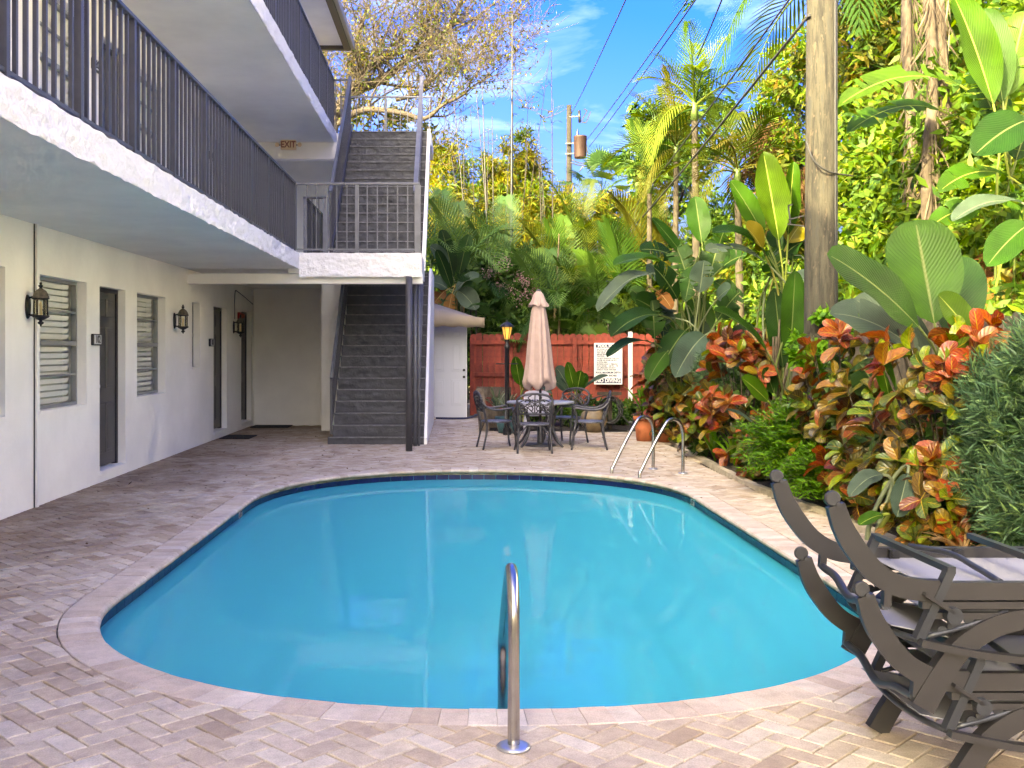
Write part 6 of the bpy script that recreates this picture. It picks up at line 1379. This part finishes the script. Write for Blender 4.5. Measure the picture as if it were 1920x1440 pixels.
clump('hanging dry orange leaves beyond the fence at the right edge', 1880, 11.6, [
    ((1850, 470, 11.4), (1842, 580, 11.2), .30, 'bigdry', T5), ((1875, 490, 11.4), (1880, 590, 11.2), .34, 'bigdry', T5), ((1900, 500, 11.2), (1890, 600, 11.0), .32, 'bigyellow', dict(tear=.2)), ((1862, 520, 11.2), (1820, 590, 11.0), .26, 'bigdry', T5), ((1915, 480, 11.2), (1930, 590, 11.0), .3, 'bigdry', T5)], 6)
clump('grey green paddle leaves above the shed awning', 850, 24.9, [
    ((840, 500, 24.8), (806, 462, 24.6), .34, 'bigpale', dict(droop=.2)), ((846, 540, 24.6), (818, 468, 24.4), .30, 'big'), ((855, 545, 24.5), (898, 520, 24.2), .42, 'bigpale', dict(droop=.3, nrm=(0, -.6, .8))), ((858, 545, 24.5), (893, 582, 24.2), .52, 'bigpale', dict(droop=.2, nrm=(0, -.9, .4))),
    ((838, 540, 24.6), (805, 530, 24.4), .40, 'bigpale', dict(droop=.2)), ((835, 545, 24.6), (812, 572, 24.5), .34, 'bigdry', T5), ((848, 550, 24.5), (838, 600, 24.4), .30, 'bigdry', T5), ((850, 520, 24.9), (828, 430, 24.9), .40, 'big'), ((860, 520, 24.9), (880, 440, 24.9), .4, 'big')], 5)
clump('bright upright leaves beside the lamp post', 975, 19.9, [((975, 722, 19.8), (966, 668, 19.7), .26, 'biglime', dict(droop=.0)), ((980, 728, 19.7), (992, 690, 19.6), .2, 'biglime'), ((985, 725, 19.8), (1000, 712, 19.4), .16, 'bigpale', dict(droop=.2)), ((990, 728, 19.8), (1035, 740, 19.5), .2, 'bigpale', dict(droop=.3, nrm=(0, -.3, 1)))])
clump('bright upright leaves in front of the fence right of the umbrella', 1075, 20.2, [((1078, 735, 20.1), (1064, 678, 20.0), .24, 'biglime', dict(droop=.0)), ((1082, 735, 20.1), (1090, 695, 20.0), .24, 'biglime'), ((1070, 735, 20.2), (1042, 688, 20.1), .34, 'bigpale', dict(nrm=(0, -.8, .6))), ((1065, 735, 20.2), (1030, 712, 20.0), .22, 'bigpale', dict(droop=.2)), ((1092, 732, 20.1), (1140, 705, 19.8), .26, 'bigpale', dict(droop=.15, nrm=(0, -.4, .9))), ((1085, 738, 20.1), (1100, 700, 20), .22, 'big')])

# ------------------------------------------------------------------ planting along the pool bed
rc = random.Random(33)
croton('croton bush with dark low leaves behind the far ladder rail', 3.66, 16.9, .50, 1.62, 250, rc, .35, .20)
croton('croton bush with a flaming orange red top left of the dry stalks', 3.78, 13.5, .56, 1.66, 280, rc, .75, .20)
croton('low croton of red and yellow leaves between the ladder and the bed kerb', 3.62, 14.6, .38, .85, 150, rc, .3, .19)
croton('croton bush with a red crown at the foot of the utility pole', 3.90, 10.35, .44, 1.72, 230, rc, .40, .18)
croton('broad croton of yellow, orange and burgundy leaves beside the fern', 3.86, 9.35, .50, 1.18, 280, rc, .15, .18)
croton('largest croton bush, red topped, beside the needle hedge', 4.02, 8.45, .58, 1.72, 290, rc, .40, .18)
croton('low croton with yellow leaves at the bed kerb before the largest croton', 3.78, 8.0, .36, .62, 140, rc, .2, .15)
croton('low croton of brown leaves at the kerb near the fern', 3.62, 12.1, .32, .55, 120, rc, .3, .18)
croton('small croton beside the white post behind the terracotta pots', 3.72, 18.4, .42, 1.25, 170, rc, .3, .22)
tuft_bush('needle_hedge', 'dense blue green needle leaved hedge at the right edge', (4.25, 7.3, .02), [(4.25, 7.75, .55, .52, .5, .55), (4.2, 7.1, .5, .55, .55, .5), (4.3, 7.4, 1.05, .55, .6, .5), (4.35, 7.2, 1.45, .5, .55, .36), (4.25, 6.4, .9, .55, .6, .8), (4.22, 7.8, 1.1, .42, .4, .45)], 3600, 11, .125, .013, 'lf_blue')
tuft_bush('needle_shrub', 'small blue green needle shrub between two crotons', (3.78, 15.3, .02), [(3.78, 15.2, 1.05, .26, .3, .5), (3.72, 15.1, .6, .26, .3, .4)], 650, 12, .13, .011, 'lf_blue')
def fern(label, x, y, r, h, n):
    rs = nprs(); t = thing('fern_shrub', label, 'fern', (x, y, .02)); b = MB(); P_ = []; D_ = []
    for i in range(n):
        a = rs.uniform(0, 6.28); f = rs.uniform(.35, 1.1); e = Vector((math.cos(a)*r*f, math.sin(a)*r*f, h*rs.uniform(.25, 1.05)*(1.15-.4*f))); m = e*.5+Vector((0, 0, h*.22)); s = smoothpts([(0, 0, 0), tuple(m), tuple(e)], 5); b.tube(s, .004, 4, cap=False)
        for k in range(3, len(s)):
            tg = (s[k]-s[k-1]).normalized(); sd_ = tg.cross(Vector((0, 0, 1))).normalized()
            for sg_ in (-1, 1):
                for q in (0, .33, .66): P_.append(tuple(s[k-1].lerp(s[k], q)+Vector(rs.normal(size=3)*.012))); D_.append(tuple(sd_*sg_+tg*.6+Vector(rs.normal(size=3)*.3)))
    link('stems', b.mesh('stems', M['stemgreen']), t); A = np.array(P_); V, F = leafquads(A, unit(np.array(D_)), unit(rs.normal(size=A.shape)*.5+np.array([0, -.2, 1])), .085*rs.uniform(.6, 1.2, len(A)), .020, .1)
    o = link('foliage', npmesh('foliage', V, F, M['lf_fern']), t); o['kind'] = 'stuff'
fern('bright green feathery shrub spilling over the kerb below the pole', 3.62, 11.0, .58, 1.0, 330)
fern('bright green feathery shrub low beside the croton, nearer the loungers', 3.60, 9.95, .42, .62, 200)
def strap(name, label, x, y, n, L_, w, m, tilt=.6, up=.9, z0=0.02):
    rs = random.Random(int(x*100+y*7)); t = thing(name, label, 'plant', (x, y, z0))
    for i in range(n):
        a = rs.uniform(0, 6.28); l_ = L_*rs.uniform(.7, 1.1); o = rs.uniform(.2, 1)*tilt; tip = Vector((math.cos(a)*l_*o, math.sin(a)*l_*o, l_*up*(1-.55*o))); V, F, UV = paddle((0, 0, 0), (math.cos(a)*.02, math.sin(a)*.02, .03), tuple(tip), w, (-math.cos(a)*.5, -math.sin(a)*.5, .8), .25, .3, 0, i, 10, .45, .006)
        link('leaf', npmesh('leaf', [tuple(v) for v in V], F, M[m], True, UV), t)
M['strap'] = leafmat('fresh strap leaf', [(0, (.06, .20, .015)), (1, (.16, .34, .03))], .35, .35, 'object'); M['stripe'] = leafmat('pale striped strap leaf', [(0, (.07, .13, .07)), (.6, (.16, .22, .13)), (1, (.36, .38, .26))], .25, .4, 'object'); M['straw'] = leafmat('straw coloured strap leaf', [(0, (.26, .15, .07)), (1, (.42, .28, .14))], .25, .7, 'object')
strap('lily_plant', 'fresh green lily leaves at the bed kerb behind the ladder', 3.52, 14.0, 14, .62, .07, 'strap', .7)
strap('lily_plant', 'fresh green lily leaves right of the first lily', 3.60, 13.3, 12, .58, .07, 'strap', .7)
strap('spider_plant', 'pale striped strap leaved plant in the teal pot by the lamp post', .93, 18.95, 34, .62, .035, 'stripe', .95, .9, .27)
strap('spider_plant', 'pale striped strap leaved plant spilling from the timber box', .78, 19.75, 30, .60, .035, 'stripe', .95, .9, .35)
strap('dry_grass_tuft', 'straw coloured dry leaves at the kerb below the needle hedge', 3.72, 7.55, 26, .42, .022, 'straw', 1.0, .6)
strap('potted_lily', 'slender plant growing in the larger terracotta pot', 3.18, 17.35, 9, .75, .06, 'strap', .5, 1.0, .36)
for x, y, lab in ((1.5, 20.2, 'dark leafy plant behind the plastic chair'), (2.3, 20.4, 'dark leafy plant before the fence behind the clay urn'), (3.1, 20.8, 'dark leafy plant beside the white post'), (4.4, 20.5, 'leafy shrub in the far right corner of the bed'), (4.5, 17.0, 'green leafy shrub against the board fence behind the arching clump'), (4.6, 14.0, 'leafy shrub against the board fence behind the tall clump'), (4.7, 11.6, 'leafy shrub against the board fence behind the pole'), (4.75, 9.8, 'leafy shrub against the board fence behind the crotons')):
    h = .35 if y > 20 and x < 3.5 else .8
    bush('bed_shrub', lab, 'shrub', (x, y, .02), [(x, y, h*.7, .38, .38, h*.6), (x+.25, y+.2, h, .35, .3, h*.5)], 900, .15, .07, 'lf_dark', r0=.02, group='low shrubs in the bed', extra=[('light_leaves', .4, 'lf_mid', .15, .07)])
bush('climbing_vine', 'small leafed green vine around the foot of the utility pole', 'vine', (3.95, 11.2, .02), [(3.92, 11.2, 1.55, .24, .18, .3), (3.95, 11.22, 1.1, .2, .16, .4), (4.1, 11.2, 1.75, .25, .16, .2)], 900, .09, .055, 'lf_fern', r0=.012)
# fallen leaves and litter on the deck
rs = nprs(); n = 520; A = []
while len(A) < n:
    x, y = rs.uniform(-4, 3.4), rs.uniform(6.5, 21) if rs.random() < .3 else rs.uniform(11, 20)
    d, _ = rim_signed(x, y)
    if d > .02 and not (y > 16.6 and -2.2 < x < -.4) and x < bedx(y) and not (y > 20.8 and x < 0): A.append((x, y, .006))
A = np.array(A); dd = rs.normal(size=A.shape); dd[:, 2] *= .12; V, F = leafquads(A, unit(dd), np.tile([0, 0, 1.], (n, 1))+rs.normal(size=A.shape)*.15, .055*rs.uniform(.5, 1.4, n), .022, .15)
o = link('leaf_litter', npmesh('leaf_litter', V, F, M['lf_brown'])); tagp(o, 'scattered dry brown leaves lying on the pavers', 'leaves', kind='stuff')
# ------------------------------------------------------------------ pale house on the next plot, mostly unseen, added to bounce sunlight onto the facade
nh = thing('reflector_house', 'pale two storey house added beyond the trees to bounce sunlight', 'house', (8.9, 10, 0))
M['housewhite'] = mat('pale house paint', (.84, .81, .74), .85, var=.08, vscale=.8, bump=.2, bscale=12)
b = MB(); b.box(8.9, 16, 1.5, 19.5, -.03, 6.3); b.build('wall', M['housewhite'], nh)
b = MB(); b.add([(8.5, 1.0, 6.3), (8.5, 20, 6.3), (16.4, 20, 6.3), (16.4, 1.0, 6.3), (12.4, 5, 7.6), (12.4, 16, 7.6)], [(0, 1, 5, 4), (1, 2, 5), (2, 3, 4, 5), (3, 0, 4), (3, 2, 1, 0)]); b.build('roof', M['roof2'], nh)
for z0 in (.9, 3.8):
    for y in (2.6, 6.5, 10.5, 14.5):
        b = MB(); b.box(8.86, 8.92, y, y+1.2, z0, z0+1.4); w = b.build('window', M['alu'], nh)
        for k in (0, 1): b = MB(); b.box(8.85, 8.861, y+.06+k*.57, y+.57+k*.57, z0+.06, z0+1.34); b.build('pane', M['dark'], w)
